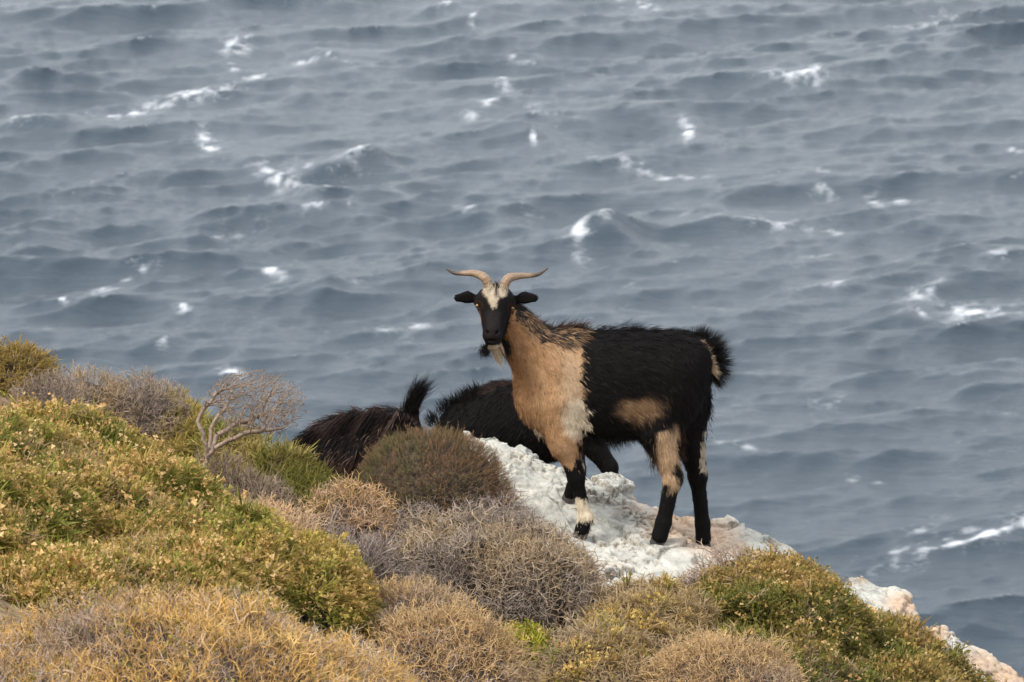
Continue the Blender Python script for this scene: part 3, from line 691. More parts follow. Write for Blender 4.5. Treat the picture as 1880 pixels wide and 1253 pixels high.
shrub("thorn_shrub", "dry grey sprigs on top of the right green shrub", "dry shrub",
    [(1345,1075,16.2,62,48,.16),(1290,1092,16.05,40,34,.14)], [(T_FINE, 2200, 1.1, [S(110, 94, 84)], [S(170, 150, 134), S(184, 160, 136)])], 22, .16, 10)

# ground litter
def build_litter():
    rng = np.random.default_rng(77); n = 3200
    x = rng.uniform(-2.6, 2.4, n); y = rng.uniform(12.2, 18.4, n); ok = ~((x > -.25) & (x < 1.05) & (y > 15.85)); x = x[ok]; y = y[ok]; n = len(x); z = ground_z(x, y)
    P = np.stack([x, y, z + .01], -1); N = np.tile([0, 0, 1.0], (n, 1)) + .3 * rng.normal(size=(n, 3)); N /= np.linalg.norm(N, axis=1)[:, None]
    cb = np.array([S(104, 86, 66), S(120, 96, 66), S(86, 84, 40)])[rng.integers(0, 3, n)]; ct = np.array([S(180, 156, 124), S(206, 170, 112), S(150, 142, 66)])[rng.integers(0, 3, n)]
    V, F, C = place(T_FINE[:2] + T_DRY[:2] + T_LONG[:2], P, N, rng.uniform(.9, 1.6, n), cb, ct, rng)
    tag(mk("dry_ground_cover", V, F, M_TWIG, col=C, smooth=False), "sparse dry grass and twigs on the soil between shrubs", kind="stuff")
build_litter()

# ------------------------------------------------------------------ bare dead bush (space colonisation)
def build_dead_bush():
    rng = np.random.default_rng(5)
    Y0 = 16.25; base = U(372, 905, Y0)
    att = []
    while len(att) < 2600:
        a, b, c = rng.uniform(-1, 1, 3)
        px = 466 + a * 98; py = 742 + b * 68
        # windswept fan: flat bottom on the right, open on the lower left
        if a * a + b * b + c * c > 1: continue
        if py > 700 + .30 * (px - 360) + 62: continue
        if px < 400 and py > 745: continue
        if a * a + b * b + c * c < .25 and rng.random() < .5: continue
        att.append(U(px, py, Y0 + c * .17))
    att = np.array(att)
    nodes = [base]; par = [-1]
    def path(pts, start):
        p = start
        for q in pts:
            q = U(*q); a = nodes[p]; n = max(1, int(np.linalg.norm(q - a) / .018))
            for i in range(n):
                nodes.append(a + (q - a) * (i + 1) / n + rng.normal(size=3) * .0025); par.append(p); p = len(nodes) - 1
        return p
    s1 = path([(374, 870, Y0), (384, 835, Y0 - .02)], 0)
    path([(372, 800, Y0 - .03), (362, 775, Y0 - .03), (372, 755, Y0 - .02), (395, 728, Y0)], s1)
    path([(400, 800, Y0), (425, 785, Y0 + .02), (452, 770, Y0 + .04), (490, 760, Y0 + .06)], s1)
    path([(410, 812, Y0 - .05), (440, 800, Y0 - .08), (480, 790, Y0 - .1), (520, 785, Y0 - .08)], s1)
    path([(388, 790, Y0 + .05), (398, 765, Y0 + .07), (425, 735, Y0 + .08)], s1)
    D, dk, di = .0125, .0115, .14
    alive = np.ones(len(att), bool)
    for it in range(60):
        N = np.array(nodes); A = att[alive]
        if len(A) == 0: break
        d = np.linalg.norm(A[:, None] - N[None], axis=2); near = d.argmin(1); dm = d[np.arange(len(A)), near]
        dirs = {}
        for k in np.where(dm < di)[0]:
            v = A[k] - N[near[k]]; dirs.setdefault(near[k], []).append(v / np.linalg.norm(v))
        if not dirs: break
        for k, l in dirs.items():
            v = np.sum(l, 0) / len(l) + np.array([.42, 0, .03]) + rng.normal(size=3) * .24; v /= np.linalg.norm(v)
            nodes.append(N[k] + v * D); par.append(int(k))
        N2 = np.array(nodes[len(N):])
        ia = np.where(alive)[0]; d2 = np.linalg.norm(att[ia][:, None] - N2[None], axis=2).min(1); alive[ia[d2 < dk]] = False
        if len(nodes) > 9000: break
    n = len(nodes); w = np.zeros(n)
    kids = [[] for _ in range(n)]
    for i in range(1, n): kids[par[i]].append(i)
    for i in range(n - 1, -1, -1):
        w[i] = .00085 ** 2.35 if not kids[i] else sum(w[k] for k in kids[i])
    rad = np.minimum(w ** (1 / 2.35), .0085)
    t = thing("dead_bush", base, "bare windswept dead bush with fine grey branches on the left", "dead bush")
    for nm, sel in (("stem", rad > .0052), ("branches", rad <= .0052)):
        V, F, T = [], [], []
        for i in range(1, n):
            if not sel[i]: continue
            p = par[i]
            tube_seg(V, F, T, nodes[p], nodes[i], min(rad[p], rad[i] * 1.25), rad[i], 0, 0, 5 if nm == "stem" else 3)
        V = np.array(V); c = .5 + .5 * noise(V * 14)
        col = S(116, 98, 84) * (1 - c[:, None]) + S(176, 156, 138) * c[:, None]
        o = mk(nm, V, np.array(F), M_WOOD if nm == "stem" else M_TWIG, t, col=np.clip(col, 0, 1))
        if nm == "branches": o['kind'] = "stuff"
build_dead_bush()

# ------------------------------------------------------------------ goats
class SDF:
    def __init__(self): self.p = []
    def ell(self, c, r, rot=0.0, k=.03, comb=(1, 0, -.3), L=.022, yaw=0.0):
        """ellipsoid radii (x, depth y, z), rot about depth axis, yaw about z"""
        ca, sa = math.cos(rot), math.sin(rot); M = np.array([[ca, 0, -sa], [0, 1, 0], [sa, 0, ca]])
        cy, sy = math.cos(yaw), math.sin(yaw); M = M @ np.array([[cy, sy, 0], [-sy, cy, 0], [0, 0, 1]])
        self.p.append(('e', np.array(c), np.array(r), M, k, np.array(comb, float), L)); return self
    def cone(self, a, b, r1, r2, k=.025, comb=None, L=.014, dy=1.0):
        a = np.array(a); b = np.array(b)
        self.p.append(('c', a, b, (r1, r2, dy), k, np.array((b - a) if comb is None else comb, float), L)); return self
    @staticmethod
    def ev(pr, P):
        if pr[0] == 'e':
            q = (P - pr[1]) @ pr[3].T; k0 = np.linalg.norm(q / pr[2], axis=-1); k1 = np.linalg.norm(q / pr[2] ** 2, axis=-1)
            return k0 * (k0 - 1) / np.maximum(k1, 1e-6)
        a, b, (r1, r2, dy) = pr[1], pr[2], pr[3]
        s = np.array([1, 1 / dy, 1]); q = (P - a) * s; e = (b - a) * s
        t = np.clip((q @ e) / (e @ e), 0, 1)
        return np.linalg.norm(q - t[..., None] * e, axis=-1) - (r1 + (r2 - r1) * t)
    def bounds(self, pr):
        if pr[0] == 'e': m = pr[2].max(); return pr[1] - m, pr[1] + m
        r = max(pr[3][0], pr[3][1]) * max(1, pr[3][2]); return np.minimum(pr[1], pr[2]) - r, np.maximum(pr[1], pr[2]) + r
    def mesh(self, h):
        bs = [self.bounds(p) for p in self.p]
        lo = np.min([b[0] for b in bs], 0) - 3 * h; hi = np.max([b[1] for b in bs], 0) + 3 * h
        n = np.ceil((hi - lo) / h).astype(int) + 1
        G = np.full(n, .2, np.float32)
        for pr, b in zip(self.p, bs):
            i0 = np.maximum(np.floor((b[0] - lo - .045) / h).astype(int), 0); i1 = np.minimum(np.ceil((b[1] - lo + .045) / h).astype(int) + 1, n)
            ax = [lo[d] + h * np.arange(i0[d], i1[d]) for d in range(3)]
            P = np.stack(np.meshgrid(*ax, indexing='ij'), -1)
            d = self.ev(pr, P); sl_ = tuple(slice(i0[q], i1[q]) for q in range(3)); g = G[sl_]; k = pr[4]
            if k > 0:
                hh = np.maximum(k - np.abs(g - d), 0) / k; G[sl_] = np.minimum(g, d) - hh * hh * k * .25
            else:                                   # carve
                k = -k; hh = np.maximum(k - np.abs(g + d), 0) / k; G[sl_] = np.maximum(g, -d) + hh * hh * k * .25
        return surface_nets(G, lo, h)
def surface_nets(G, lo, h):
    ins = G < 0; nx, ny, nz = G.shape
    cnt = np.zeros((nx - 1, ny - 1, nz - 1), np.int16)
    for a in (0, 1):
        for b in (0, 1):
            for c in (0, 1): cnt += ins[a:nx - 1 + a, b:ny - 1 + b, c:nz - 1 + c]
    act = (cnt > 0) & (cnt < 8); idx = np.full(act.shape, -1, np.int64); cells = np.argwhere(act); idx[act] = np.arange(len(cells))
    acc = np.zeros((len(cells), 3)); num = np.zeros(len(cells))
    cor = [(a, b, c) for a in (0, 1) for b in (0, 1) for c in (0, 1)]
    for i, p in enumerate(cor):
        for j, q in enumerate(cor):
            if j <= i or sum(abs(p[d] - q[d]) for d in range(3)) != 1: continue
            g0 = G[tuple((cells + p).T)]; g1 = G[tuple((cells + q).T)]; m = (g0 < 0) != (g1 < 0)
            t = np.where(m, g0 / np.where(m, g0 - g1, 1), 0)
            pt = np.array(p)[None] + t[:, None] * (np.array(q) - np.array(p))[None]
            acc += np.where(m[:, None], pt, 0); num += m
    V = lo + h * (cells + acc / num[:, None])
    F = []
    for ax in range(3):
        o1, o2 = [d for d in range(3) if d != ax]
        s0 = [slice(1, -1)] * 3; s1 = [slice(1, -1)] * 3; s0[ax] = slice(0, -1); s1[ax] = slice(1, None)
        A = ins[tuple(s0)]; B = ins[tuple(s1)]
        e = np.argwhere(A != B); base = e.copy()
        for d in range(3):
            if d != ax: base[:, d] += 1
        def cell(d1, d2):
            c = base.copy(); c[:, o1] += d1; c[:, o2] += d2; return idx[tuple(c.T)]
        q = np.stack([cell(-1, -1), cell(0, -1), cell(0, 0), cell(-1, 0)], -1)
        fl = A[tuple(e.T)]
        if ax == 1: fl = ~fl
        q[~fl] = q[~fl][:, ::-1]; F.append(q)
    return V, np.concatenate(F)
def vnormals(V, F):
    n = np.cross(V[F[:, 2]] - V[F[:, 0]], V[F[:, 3]] - V[F[:, 1]]); N = np.zeros_like(V)
    for k in range(4): np.add.at(N, F[:, k], n)
    return N / (np.linalg.norm(N, axis=1, keepdims=True) + 1e-12)
def strands(P, D1, D2, L, W, side, C, tipc=None):
    """two-segment tapered hair blades"""
    n = len(P); a = P; b = a + D1 * (L * .5)[:, None]; c = b + D2 * (L * .5)[:, None]; s = side * (W * .5)[:, None]
    V = np.stack([a - s, a + s, b - s * .8, b + s * .8, c], 1).reshape(-1, 3)
    i = (np.arange(n) * 5)[:, None, None]
    F = (np.array([[0, 1, 3], [0, 3, 2], [2, 3, 4]])[None] + i).reshape(-1, 3)
    col = np.repeat(C[:, None], 5, 1)
    if tipc is not None: col[:, 4] = tipc; col[:, 2:4] = (C[:, None] + tipc[:, None]) * .5
    return V, F, col.reshape(-1, 3)
def unit(v): return v / (np.linalg.norm(v, axis=-1, keepdims=True) + 1e-12)
def grow_fur(sdf, V, F, n, coat, lenf, rng, width=.0018, lift=.28):
    a = np.linalg.norm(np.cross(V[F[:, 2]] - V[F[:, 0]], V[F[:, 3]] - V[F[:, 1]]), axis=1)
    f = rng.choice(len(F), n, p=a / a.sum()); uv = rng.random((n, 2))
    q = V[F[f]]; P = (q[:, 0] * ((1 - uv[:, :1]) * (1 - uv[:, 1:])) + q[:, 1] * (uv[:, :1] * (1 - uv[:, 1:])) + q[:, 2] * (uv[:, :1] * uv[:, 1:]) + q[:, 3] * ((1 - uv[:, :1]) * uv[:, 1:]))
    N = vnormals(V, F)[F[f]].mean(1); N = unit(N)
    W = []; 
    pos = [p for p in sdf.p if p[4] > 0]
    for p in pos: W.append(np.exp(-np.maximum(SDF.ev(p, P), -.02) / .016))
    W = np.array(W); W /= W.sum(0) + 1e-12
    comb = np.einsum('pn,pi->ni', W, np.array([unit(p[5]) for p in pos])); L = W.T @ np.array([p[6] for p in pos])
    L = L * .85 * lenf(P, N) * rng.uniform(.65, 1.25, n)
    t = comb - (comb * N).sum(1, keepdims=True) * N; t = unit(t)
    cl = np.stack([noise(P * 38 + 3), noise(P * 38 + 31), noise(P * 38 + 57)], -1)
    t = unit(t + .45 * cl + .16 * rng.normal(size=(n, 3)))
    d1 = unit(t + N * lift * rng.uniform(.4, 1.5, (n, 1))); d2 = unit(t + N * lift * .35 + np.array([0, 0, -.22]))
    side = unit(np.cross(d1, N + .35 * rng.normal(size=(n, 3))))
    C = coat(P + d1 * (L * .0)[:, None], N, rng) * np.clip(1 + rng.normal(size=(n, 1)) * .13 + .35 * noise(P * 45 + 5)[:, None], .45, 1.7)
    return strands(P - N * .001, d1, d2, L, np.full(n, width) * rng.uniform(.7, 1.3, n), side, C, C * 1.15)
def tuft(root, tip, n, spread, L, c0, c1, rng, width=.0018, bend=(0, 0, 0), rr=.012):
    root = np.array(root); tip = np.array(tip); d = unit(tip - root)
    P = root + rng.normal(size=(n, 3)) * rr
    D1 = unit(d + rng.normal(size=(n, 3)) * spread); D2 = unit(D1 + np.array(bend) + rng.normal(size=(n, 3)) * spread * .4)
    side = unit(np.cross(D1, rng.normal(size=(n, 3)))); LL = L * rng.uniform(.5, 1.1, n)
    c0 = np.array(c0); c1 = np.array(c1); k = rng.random((n, 1)); C = c0 * (1 - k) + c1 * k
    return strands(P, D1, D2, LL, np.full(n, width), side, C, C)
def merge(parts):
    Vs, Fs, Cs = [], [], []; off = 0
    for V, F, C in parts: Vs.append(V); Fs.append(F + off); Cs.append(C); off += len(V)
    return np.concatenate(Vs), np.concatenate(Fs), np.clip(np.concatenate(Cs), 0, 1)
def loft(pts, rads, n=12, sub=6, ridge=0.0, flat=1.0, nr=9, seed=0):
    pts = np.array(pts); m = len(pts); t = np.linspace(0, m - 1, (m - 1) * sub + 1); i = np.minimum(t.astype(int), m - 2); u = (t - i)[:, None]
    ext = np.r_[[2 * pts[0] - pts[1]], pts, [2 * pts[-1] - pts[-2]]]
    p0, p1, p2, p3 = ext[i], ext[i + 1], ext[i + 2], ext[i + 3]
    C = .5 * (2 * p1 + (p2 - p0) * u + (2 * p0 - 5 * p1 + 4 * p2 - p3) * u ** 2 + (3 * p1 - p0 - 3 * p2 + p3) * u ** 3)
    r = np.interp(t, np.arange(m), rads); s = t / (m - 1)
    r = r * (1 + ridge * np.abs(np.sin(s * math.pi * nr)) * (1 - s))
    T = unit(np.gradient(C, axis=0)); ref = np.array([0, 1.0, .2]); A = unit(np.cross(T, ref)); B = np.cross(T, A)
    a = np.linspace(0, 2 * np.pi, n, endpoint=False)
    V = (C[:, None] + (A[:, None] * np.cos(a)[None, :, None] * flat + B[:, None] * np.sin(a)[None, :, None]) * r[:, None, None])
    k = len(C); ii = np.arange(k * n).reshape(k, n); jj = np.roll(ii, -1, 1)
    F = np.stack([ii[:-1], ii[1:], jj[1:], jj[:-1]], -1).reshape(-1, 4)
    V = np.r_[V.reshape(-1, 3), [C[0]], [C[-1]]]
    T1 = np.stack([ii[0], jj[0], np.full(n, k * n)], -1); T2 = np.stack([jj[-1], ii[-1], np.full(n, k * n + 1)], -1)
    return V, [F, np.r_[T1, T2]], np.r_[np.repeat(s, n), 0, 1]
def ball(c, r, n=16, m=10):
    th = np.linspace(0, 2 * np.pi, n, endpoint=False); ph = np.linspace(-np.pi / 2, np.pi / 2, m)
    TH, PH = np.meshgrid(th, ph, indexing='ij'); V = np.stack([np.cos(TH) * np.cos(PH), np.sin(TH) * np.cos(PH), np.sin(PH)], -1).reshape(-1, 3) * r + c
    i = np.arange(n * m).reshape(n, m); j = np.roll(i, -1, 0)
    return V, np.stack([i[:, :-1], j[:, :-1], j[:, 1:], i[:, 1:]], -1).reshape(-1, 4)
def hoof_mesh(foot, fwd, w=.021, ln=.05, hh=.042):
    """cloven hoof: two tapered toes"""
    fwd = unit(np.array([fwd[0], fwd[1], 0.])); sd_ = np.array([-fwd[1], fwd[0], 0]); up = np.array([0, 0, 1.]); V = []; F = []
    for s in (-1, 1):
        k = len(V)
        ring = [(-.45, .15), (-.45, .95), (.1, 1.1), (.62, .62), (.7, .25), (.5, .08)]
        for (z, sc_, sh) in ((0, 1.0, .0), (.35, .96, -.06), (.7, .84, -.16), (1.0, .7, -.25)):
            for (a, b) in ring: V.append(foot + fwd * (a * sc_ + sh) * ln * .85 + sd_ * s * (b * sc_ * w + .0012) + up * (z * hh - .004))
        for r in range(3):
            for i in range(6):
                j = (i + 1) % 6; q = [k + r * 6 + i, k + r * 6 + j, k + r * 6 + 6 + j, k + r * 6 + 6 + i]; F.append(q if s > 0 else q[::-1])
        top = [k + 18 + i for i in range(6)]; bot = [k + i for i in range(6)]
        F += [[top[0], top[1], top[2], top[3]], [top[0], top[3], top[4], top[5]], [bot[3], bot[2], bot[1], bot[0]], [bot[5], bot[4], bot[3], bot[0]]]
    return np.array(V), np.array(F)

BLACK = np.array([.0062, .0052, .0050]); BROWNB = S(58, 42, 34); TAN = np.array([.32, .172, .080]); TAN2 = np.array([.40, .245, .130]); CREAM = np.array([.66, .55, .40])
HB, HT = np.array([.035, .03, .026]), np.array([.05, .045, .04])

class Flat:
    def random(self, n): return np.full(n, .5)
    def normal(self, size=None): return np.zeros(size)
def main_goat():
    rng = np.random.default_rng(11); YG = 16.6
    g = lambda px, py, dy=0.0: U(px, py, YG + dy)
    s = SDF(); k = PX
    # trunk
    s.ell(g(1122, 710), (118 * k, 74 * k, 102 * k), .02, .05, (1, 0, -.55), .030)
    s.ell(g(1035, 696), (66 * k, 64 * k, 88 * k), -.15, .05, (.55, -.1, -1), .022)
    s.ell(g(992, 735, -.01), (46 * k, 50 * k, 62 * k), -.35, .05, (.35, -.1, -1), .024)
    s.ell(g(1175, 700), (98 * k, 70 * k, 92 * k), .05, .05, (1, 0, -.6), .032)
    s.ell(g(1238, 688), (68 * k, 66 * k, 82 * k), .1, .05, (.7, 0, -1), .034)
    s.ell(g(1266, 668), (38 * k, 48 * k, 52 * k), .5, .04, (.7, 0, -1), .034)
    s.ell(g(1052, 640), (56 * k, 34 * k, 34 * k), .05, .05, (1, 0, -.1), .030)          # withers
    # neck
    s.cone(g(1012, 690, -.01), g(932, 592, -.05), 60 * k, 33 * k, .05, (.55, 0, -1), .026, dy=.82)
    s.cone(g(985, 640, 0), g(938, 575, -.02), 34 * k, 24 * k, .04, (.7, 0, -.8), .034)
    # head (turned to the camera)
    s.ell(g(909, 553, -.075), (35 * k, 46 * k, 31 * k), 0, .02, (.05, 1, .5), .010)
    s.cone(g(909, 560, -.10), g(904, 612, -.185), 31 * k, 17 * k, .02, (.02, .6, 1), .007)
    s.ell(g(903.5, 618, -.188), (16.5 * k, 16 * k, 15 * k), 0, .012, (.0, .6, 1), .005)
    s.cone(g(913, 590, -.06), g(904, 631, -.165), 25 * k, 13 * k, .018, (.1, 1, -.2), .010)
    s.ell(g(878, 555, -.095), (8 * k, 12 * k, 8 * k), 0, .012, (0, 1, .3), .007)          # brow ridges
    s.ell(g(940, 559, -.095), (8 * k, 12 * k, 8 * k), 0, .012, (0, 1, .3), .007)
    s.ell(g(891, 642, -.1), (7 * k, 6 * k, 10 * k), 0, .01, (0, 0, -1), .014)            # throat tuft
    for q in (((881, 551), (858, 546), (841, 547.5)), ((940, 553), (963, 547), (980, 548))):   # ears
        s.cone(g(*q[0], -.06), g(*q[1], -.072), 6.5 * k, 10.8 * k, .010, None, .007, dy=.42)
        s.cone(g(*q[1], -.072), g(*q[2], -.080), 10.8 * k, 8.0 * k, .010, None, .007, dy=.42)
        s.ell(g((q[0][0] + q[2][0]) / 2, q[1][1] + 1.5, -.088), (17 * k, 4.5 * k, 6.0 * k), 0, -.006, (1, 0, 0), .004)
    s.ell(g(895, 611, -.208), (4.2 * k, 7 * k, 2.6 * k), .6, -.004, (0, 0, 1), .004)      # nostrils
    s.ell(g(912.5, 611, -.208), (4.2 * k, 7 * k, 2.6 * k), -.6, -.004, (0, 0, 1), .004)
    s.ell(g(904, 624.5, -.212), (12 * k, 7 * k, 1.6 * k), 0, -.004, (0, 0, 1), .004)        # mouth
    # near fore leg
    dn = -.085
    s.cone(g(1030, 745, dn + .02), g(1036, 812, dn), 44 * k, 30 * k, .04, (.1, 0, -1), .018)
    s.cone(g(1036, 805, dn), g(1056, 872, dn - .01), 27 * k, 14.5 * k, .025, None, .013)
    s.ell(g(1058, 878, dn - .01), (15 * k, 14 * k, 20 * k), 0, .02, (.2, 0, -1), .010)
    s.cone(g(1058, 880, dn - .01), g(1073, 942, -.095), 12.5 * k, 11 * k, .015, None, .011)
    s.ell(g(1076, 950, -.095), (14.5 * k, 13 * k, 12 * k), 0, .015, (0, 0, -1), .012)
    s.cone(g(1075, 950, -.095), g(1068, 974, -.1), 12.5 * k, 13.5 * k, .012, None, .009)
    # far fore leg
    s.cone(g(1035, 750, .07), g(1038, 810, .09), 42 * k, 26 * k, .04, (.1, 0, -1), .018)
    s.cone(g(1038, 805, .09), g(1058, 862, .1), 24 * k, 14 * k, .025, None, .013)
    s.cone(g(1058, 862, .1), g(1052, 895, .115), 13 * k, 11.5 * k, .015, None, .011)
    s.cone(g(1052, 895, .115), g(1047, 910, .12), 12 * k, 13 * k, .012, None, .009)
    # near hind leg
    dh = -.075
    s.ell(g(1222, 745, dh + .02), (52 * k, 34 * k, 62 * k), .2, .05, (.25, -.1, -1), .032)
    s.ell(g(1206, 790, dh), (32 * k, 26 * k, 40 * k), -.15, .04, (.2, 0, -1), .030)
    s.cone(g(1212, 800, dh), g(1234, 872, -.085), 31 * k, 17 * k, .03, (.25, 0, -1), .028)
    s.ell(g(1236, 880, -.085), (17 * k, 14 * k, 20 * k), .2, .02, (0, 0, -1), .018)
    s.cone(g(1234, 885, -.085), g(1218, 960, -.095), 15 * k, 13.5 * k, .02, None, .016)
    s.cone(g(1218, 960, -.095), g(1211, 986, -.1), 15 * k, 15 * k, .012, None, .010)
    # far hind leg
    s.ell(g(1262, 748, .06), (42 * k, 32 * k, 60 * k), .1, .05, (.1, 0, -1), .032)
    s.cone(g(1262, 790, .065), g(1280, 868, .07), 31 * k, 17 * k, .03, (.1, 0, -1), .026)
    s.ell(g(1281, 876, .07), (16 * k, 14 * k, 19 * k), .1, .02, (0, 0, -1), .016)
    s.cone(g(1281, 880, .07), g(1290, 962, .08), 14 * k, 13 * k, .02, None, .014)
    s.cone(g(1290, 962, .08), g(1291, 990, .08), 14 * k, 14.5 * k, .012, None, .010)
    # tail dock
    s.cone(g(1276, 648), g(1306, 634), 18 * k, 8 * k, .02, (1, 0, 1), .03)
    V, F = s.mesh(.0058)
    def coat(P, N, rng):
        Pm = P.copy(); Pm[:, 1] = YG - np.abs(P[:, 1] - YG); px, py = proj(Pm)
        n1 = noise(P * 22 + 3) * 12 + noise(P * 60 + 9) * 7; jit = rng.normal(size=len(P)) * 3 + n1
        x = px + jit; y = py + rng.normal(size=len(P)) * 3 + noise(P * 25 + 40) * 10
        C = np.tile(BLACK, (len(P), 1))
        v = np.clip(.5 + .6 * noise(P * 14 + 77) + .25 * rng.normal(size=len(P)), 0, 1)[:, None]
        tan = TAN * (1 - v) + TAN2 * v
        bx = np.interp(y, [560, 640, 700, 740, 765, 800, 830], [1072, 1071, 1070, 1072, 1080, 1072, 1062])
        front = (x < bx)
        C[front] = tan[front]
        # cream patch behind the elbow, pale forearm side
        q = np.sqrt(((x - 1066) / 34) ** 2 + ((y - 772) / 38) ** 2); w_ = (np.clip(1.15 - q, 0, .45) / .45 * front)[:, None]; C = C * (1 - w_) + CREAM * .92 * w_
        w_ = (.45 * np.exp(-((x - 1050) / 22) ** 2 - ((y - 705) / 60) ** 2) * front)[:, None]; C = C * (1 - w_) + CREAM * .75 * w_
        w_ = (.4 * sstep(985, 935, x) * front)[:, None]; C = C * (1 - w_) + np.array([.25, .115, .045]) * w_
        # dark crest of the neck and withers
        crest = np.interp(x, [930, 960, 1000, 1040, 1080], [560, 598, 632, 640, 640])
        pr = sstep(26, -14, y - crest) * np.where(x > 950, 1, .35)
        m = front & (rng.random(len(P)) < pr * .62); C[m] = BLACK * 1.6 + .012
        m = front & (rng.random(len(P)) < .02); C[m] = S(90, 64, 46)
        # flank patch
        q = np.sqrt(((x - 1176) / 48) ** 2 + ((y - 752) / 32) ** 2); w_ = np.clip(1.1 - q, 0, .5) / .5 * sstep(722, 742, y + .1 * (x - 1176)) * sstep(790, 760, y + .62 * (x - 1182))
        w_ = (w_ * (.75 + .25 * rng.normal(size=len(P))).clip(0, 1))[:, None]; C = C * (1 - w_) + (TAN * .75 + CREAM * .12) * w_
        # hind leg patch
        hx0 = np.interp(y, [765, 800, 850, 905], [1236, 1208, 1196, 1226]); hx1 = np.interp(y, [765, 800, 860, 905], [1240, 1244, 1241, 1248])
        w_ = (sstep(-6, 5, x - hx0) * sstep(6, -5, x - hx1) * sstep(774, 800, y) * sstep(908, 898, y) * (P[:, 1] < YG + .02))[:, None]; C = C * (1 - w_) + (TAN2 * .8 + CREAM * .18) * w_
        m = (px > 1284) & (py > 800) & (py < 880) & (P[:, 1] > YG + .03) & (x > 1292); C[m] = CREAM * .6
        # fore legs
        leg = (py > 850) & (px < 1110)
        m = leg & (y > 862); C[m] = BLACK
        near = P[:, 1] < YG
        m = leg & near & (y > 918); C[m] = CREAM
        m = leg & near & (y > 961 - .3 * (x - 1070)); C[m] = BLACK
        m = leg & ~near & (y > 868) & (y < 902); C[m] = CREAM
        # head
        pxh, pyh = proj(P)
        hd = (P[:, 1] < YG - .03) & (pxh < 962) & (pyh < 668) & (pxh < np.interp(pyh, [480, 560, 600, 640, 660], [1000, 946, 938, 930, 924])); hd |= (pyh < 570) & (pxh > 930) & (pxh < 1000) & (pyh > 530) & (P[:, 1] < YG - .04)
        C[hd] = BLACK * 1.25
        jx = pxh + rng.normal(size=len(P)) * 2; jy = pyh + rng.normal(size=len(P)) * 2.5
        up = hd & (P[:, 1] < YG - .05)
        nz = noise(P * 120) * 4 + noise(P * 300) * 2
        lobe = np.maximum(1.25 - np.hypot((jx - 898 + nz) / 11, (jy - 532) / 15), 1.2 - np.hypot((jx - 922 + nz) / 9.5, (jy - 534) / 13))
        strip = 1.3 - np.abs(jx - 905.5 + nz) / np.clip(10.5 - (jy - 540) * .2, 2, 12) - sstep(562, 572, jy + nz) * 1.5 - sstep(540, 528, jy) * 1.5
        w_ = (np.clip(np.maximum(lobe, strip) * 2.2, 0, 1) * (1 - .9 * np.exp(-((jx - 911) / 3.5) ** 2) * sstep(552, 540, jy)) * up)[:, None]; C = C * (1 - w_) + CREAM * .6 * w_
        w_ = (.8 * sstep(16, 8, np.abs(jx - 906)) * sstep(562, 578, jy) * up)[:, None]; C = C * (1 - w_) + S(36, 33, 34) * w_
        w_ = (.8 * sstep(22, 10, np.hypot(jx - 904, (jy - 615) * 1.1)) * up)[:, None]; C = C * (1 - w_) + S(30, 25, 26) * w_
        m = hd & (np.abs(jx - np.interp(jy, [555, 600, 640], [877, 884, 890])) < 2.0) & (jy > 566) & (jy < 592); C[m] = S(96, 68, 46)
        m = hd & (jx > np.interp(jy, [560, 600, 640], [942, 933, 921])) & (jy > 572) & (jy < 640); C[m] = S(120, 84, 54)
        m = hd & (np.hypot(jx - 877, jy - 562) < 10) & (np.hypot(jx - 877, jy - 562) > 6); C[m] = S(40, 28, 20)
        m = hd & (np.hypot(jx - 940, jy - 567) < 10) & (np.hypot(jx - 940, jy - 567) > 6); C[m] = S(40, 28, 20)
        m = hd & (jy > 634) & (jx > 896) & (jx < 922); C[m] = CREAM * .6
        return C
    def lenf(P, N):
        px, py = proj(P); f = np.ones(len(P))
        f *= 1 + .9 * sstep(800, 822, py) * ((px > 1060) & (px < 1200))                 # belly fringe
        f *= 1 + .7 * ((px > 960) & (px < 1075) & (N[:, 2] > .6)) + .25 * ((px >= 1075) & (N[:, 2] > .7))
        return f
    base = g(1150, 995)
    t = thing("goat", base, "tan and black horned goat standing on the pale rock facing the camera", "goat")
    body = mk("body", V, F, M_SKIN, t, col=coat(V, vnormals(V, F), Flat()))
    parts = [grow_fur(s, V, F, 100000, coat, lenf, rng, .0013, .2)]
    def ridge(pts, n, dirv, L, c0, c1, spread=.25, w=.0016, rr=.008):
        pts = [np.array(p) for p in pts]
        for i in range(len(pts) - 1):
            m = max(2, int(n / (len(pts) - 1)))
            for j in range(6):
                p = pts[i] + (pts[i + 1] - pts[i]) * (j + rng.random()) / 6
                parts.append(tuft(p, p + np.array(dirv), m // 6 + 1, spread, L * rng.uniform(.7, 1.2), c0, c1, rng, w, (.3, 0, -.1), rr))
    DK = BLACK * 1.5
    ridge([g(960, 590), g(1000, 612), g(1040, 606), g(1070, 607)], 900, (.75, 0, .65), .050, DK, S(86, 64, 48), .3)
    ridge([g(1070, 609), g(1160, 606), g(1240, 616), g(1270, 628)], 900, (1, 0, .22), .045, DK, DK * 1.6, .25)
    ridge([g(1065, 800, -.06), g(1120, 806, -.07), g(1185, 792, -.07)], 900, (.25, 0, -1), .045, DK, DK * 1.6, .25)
    ridge([g(985, 788, -.06), g(1010, 800, -.06)], 120, (.3, 0, -1), .03, CREAM * .7, TAN2, .25)
    ridge([g(1196, 800, -.1), g(1205, 850, -.1)], 200, (-.1, 0, -1), .05, DK, S(60, 44, 34), .25)
    ridge([g(1245, 770, -.08), g(1252, 840, -.07)], 400, (.15, 0, -1), .05, DK, S(66, 48, 36), .25)
